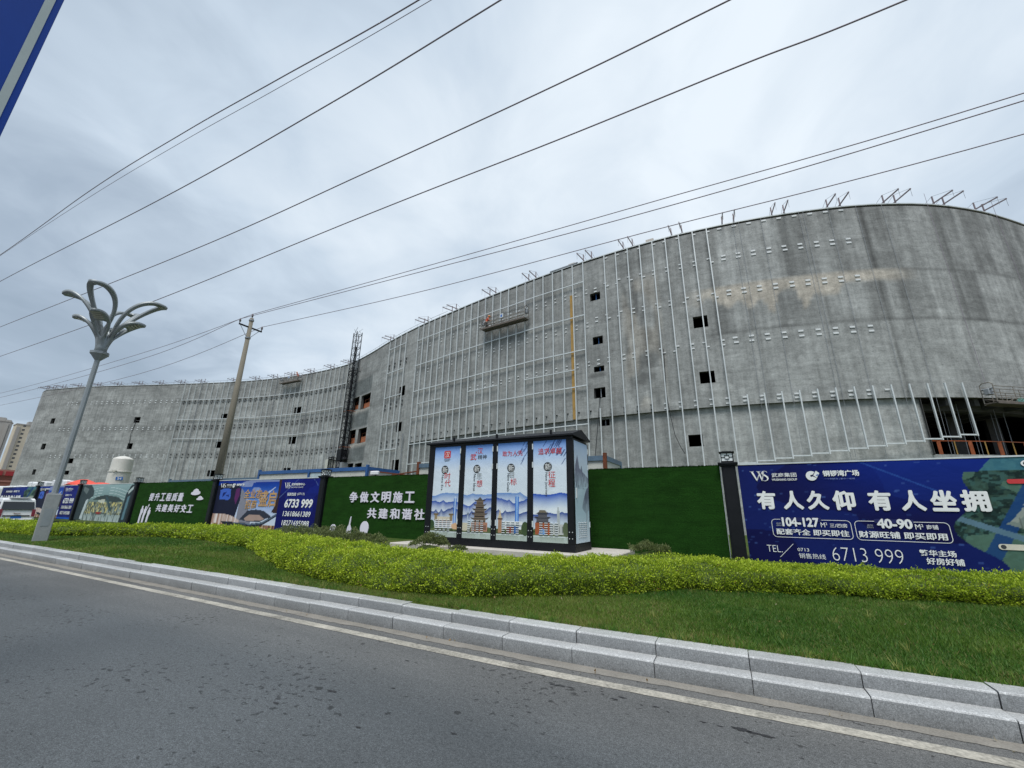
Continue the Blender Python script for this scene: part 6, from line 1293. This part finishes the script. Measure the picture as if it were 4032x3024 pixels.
# grass
def grass(u0, u1, n, hh, wd, seed):
    rg = np.random.default_rng(seed); u = rg.uniform(u0, u1, n); fr = np.interp(u, HG[:, 0], HG[:, 1]); lo = 5.53 + np.array([kerb_dv(float(x_)) for x_ in u]); v = lo + (np.maximum(fr + .25, lo + .3) - lo) * rg.random(n)
    z = GZ(u, v) - .005; g = noise2(u, v, 321, .5, .4); g2 = noise2(u, v, 323, 1.6, .9); h = hh * rg.uniform(.5, 1.25, n) * (.6 + .8 * g); a = rg.uniform(0, 2 * np.pi, n); w_ = wd * rg.uniform(.7, 1.3, n); ln = rg.normal(0, .45, (n, 2)) * h[:, None]
    V = np.zeros((n, 3, 3)); V[:, 0] = np.stack([u - w_ * np.cos(a), v - w_ * np.sin(a), z], -1); V[:, 1] = np.stack([u + w_ * np.cos(a), v + w_ * np.sin(a), z], -1); V[:, 2] = np.stack([u + ln[:, 0], v + ln[:, 1], z + h], -1)
    me = fast_mesh('grass', V.reshape(-1, 3), 3); k = np.clip(g2 * .8 + .35 * (1 - (v - lo) / 2.2) * g + rg.normal(0, .2, n), 0, 1)[:, None]; cols = (1 - k) * np.array((.036, .115, .012)) + k * np.array((.165, .255, .034)); cols *= rg.uniform(.7, 1.3, n)[:, None]
    dry = rg.random(n) < .04 + .16 * (g2 > .60) + .16 * (v - lo < .35) * (g > .4); cols[dry] = (.24, .21, .08); point_color(me, np.repeat(cols, 3, axis=0)); return me
for a, b_, n, hh, wd in ((-30, -14, 90000, .05, .010), (-14, -6, 90000, .045, .006), (-6, 1, 150000, .045, .0042), (1, 8, 130000, .048, .0045)):
    tag(link('grass', grass(a, b_, n, hh, wd, int(a + 100)), MAT['grass']), 'short green grass of the verge between kerb and hedge', 'grass', kind='stuff')
rg = np.random.default_rng(91); ntf = 420; tu = rg.uniform(-9, 5, ntf); edge = rg.random(ntf) < .45
tv = np.where(edge, 5.56, rg.uniform(5.7, 9.2, ntf)) + np.array([kerb_dv(float(a_)) for a_ in tu]); ok = tv < np.interp(tu, HG[:, 0], HG[:, 1]) + .1; tu, tv = tu[ok], tv[ok]; ntf = len(tu); per = 16
bu = np.repeat(tu, per) + rg.normal(0, .02, ntf * per); bv = np.repeat(tv, per) + rg.normal(0, .02, ntf * per); bz = GZ(bu, bv) - .005; hh_ = np.repeat(rg.uniform(.05, .12, ntf), per) * rg.uniform(.6, 1.2, ntf * per); aa = rg.uniform(0, 6.3, ntf * per); lean = rg.normal(0, .5, (ntf * per, 2)) * hh_[:, None]
V = np.zeros((ntf * per, 3, 3)); V[:, 0] = np.stack([bu - .004 * np.cos(aa), bv - .004 * np.sin(aa), bz], -1); V[:, 1] = np.stack([bu + .004 * np.cos(aa), bv + .004 * np.sin(aa), bz], -1); V[:, 2] = np.stack([bu + lean[:, 0], bv + lean[:, 1], bz + hh_], -1)
me = fast_mesh('grass_tufts', V.reshape(-1, 3), 3); c_ = np.where(rg.random((ntf, 1)) < .3, np.array([[.26, .28, .07]]), np.array([[.07, .17, .02]])); point_color(me, np.repeat(c_, per * 3, axis=0)); tag(link('grass_tufts', me, MAT['grass']), 'longer loose grass tufts and weeds in the verge', 'grass', kind='stuff')
# dead leaves and scraps in the gutter and on the lawn
rg = np.random.default_rng(5); n = 46; u = rg.uniform(-7, 3.6, n); onl = rg.random(n) < .45; v = np.where(onl, rg.uniform(5.7, 8, n), rg.uniform(4.85, 5.1, n)) + np.array([kerb_dv(float(a_)) for a_ in u])
z = np.where(onl, GZ(u, v) + .045, .008); cols = np.where(rg.random((n, 1)) < .5, np.array([[.30, .19, .08]]), np.array([[.42, .36, .24]]))
tag(link('fallen_leaves', leaves(np.stack([u, v, z], -1), np.tile([0, 0, .2], (n, 1)), .038, cols, .9, .55, 8), MAT['leaf']), 'scattered dry brown leaves along the gutter and lawn', 'leaves', kind='stuff')
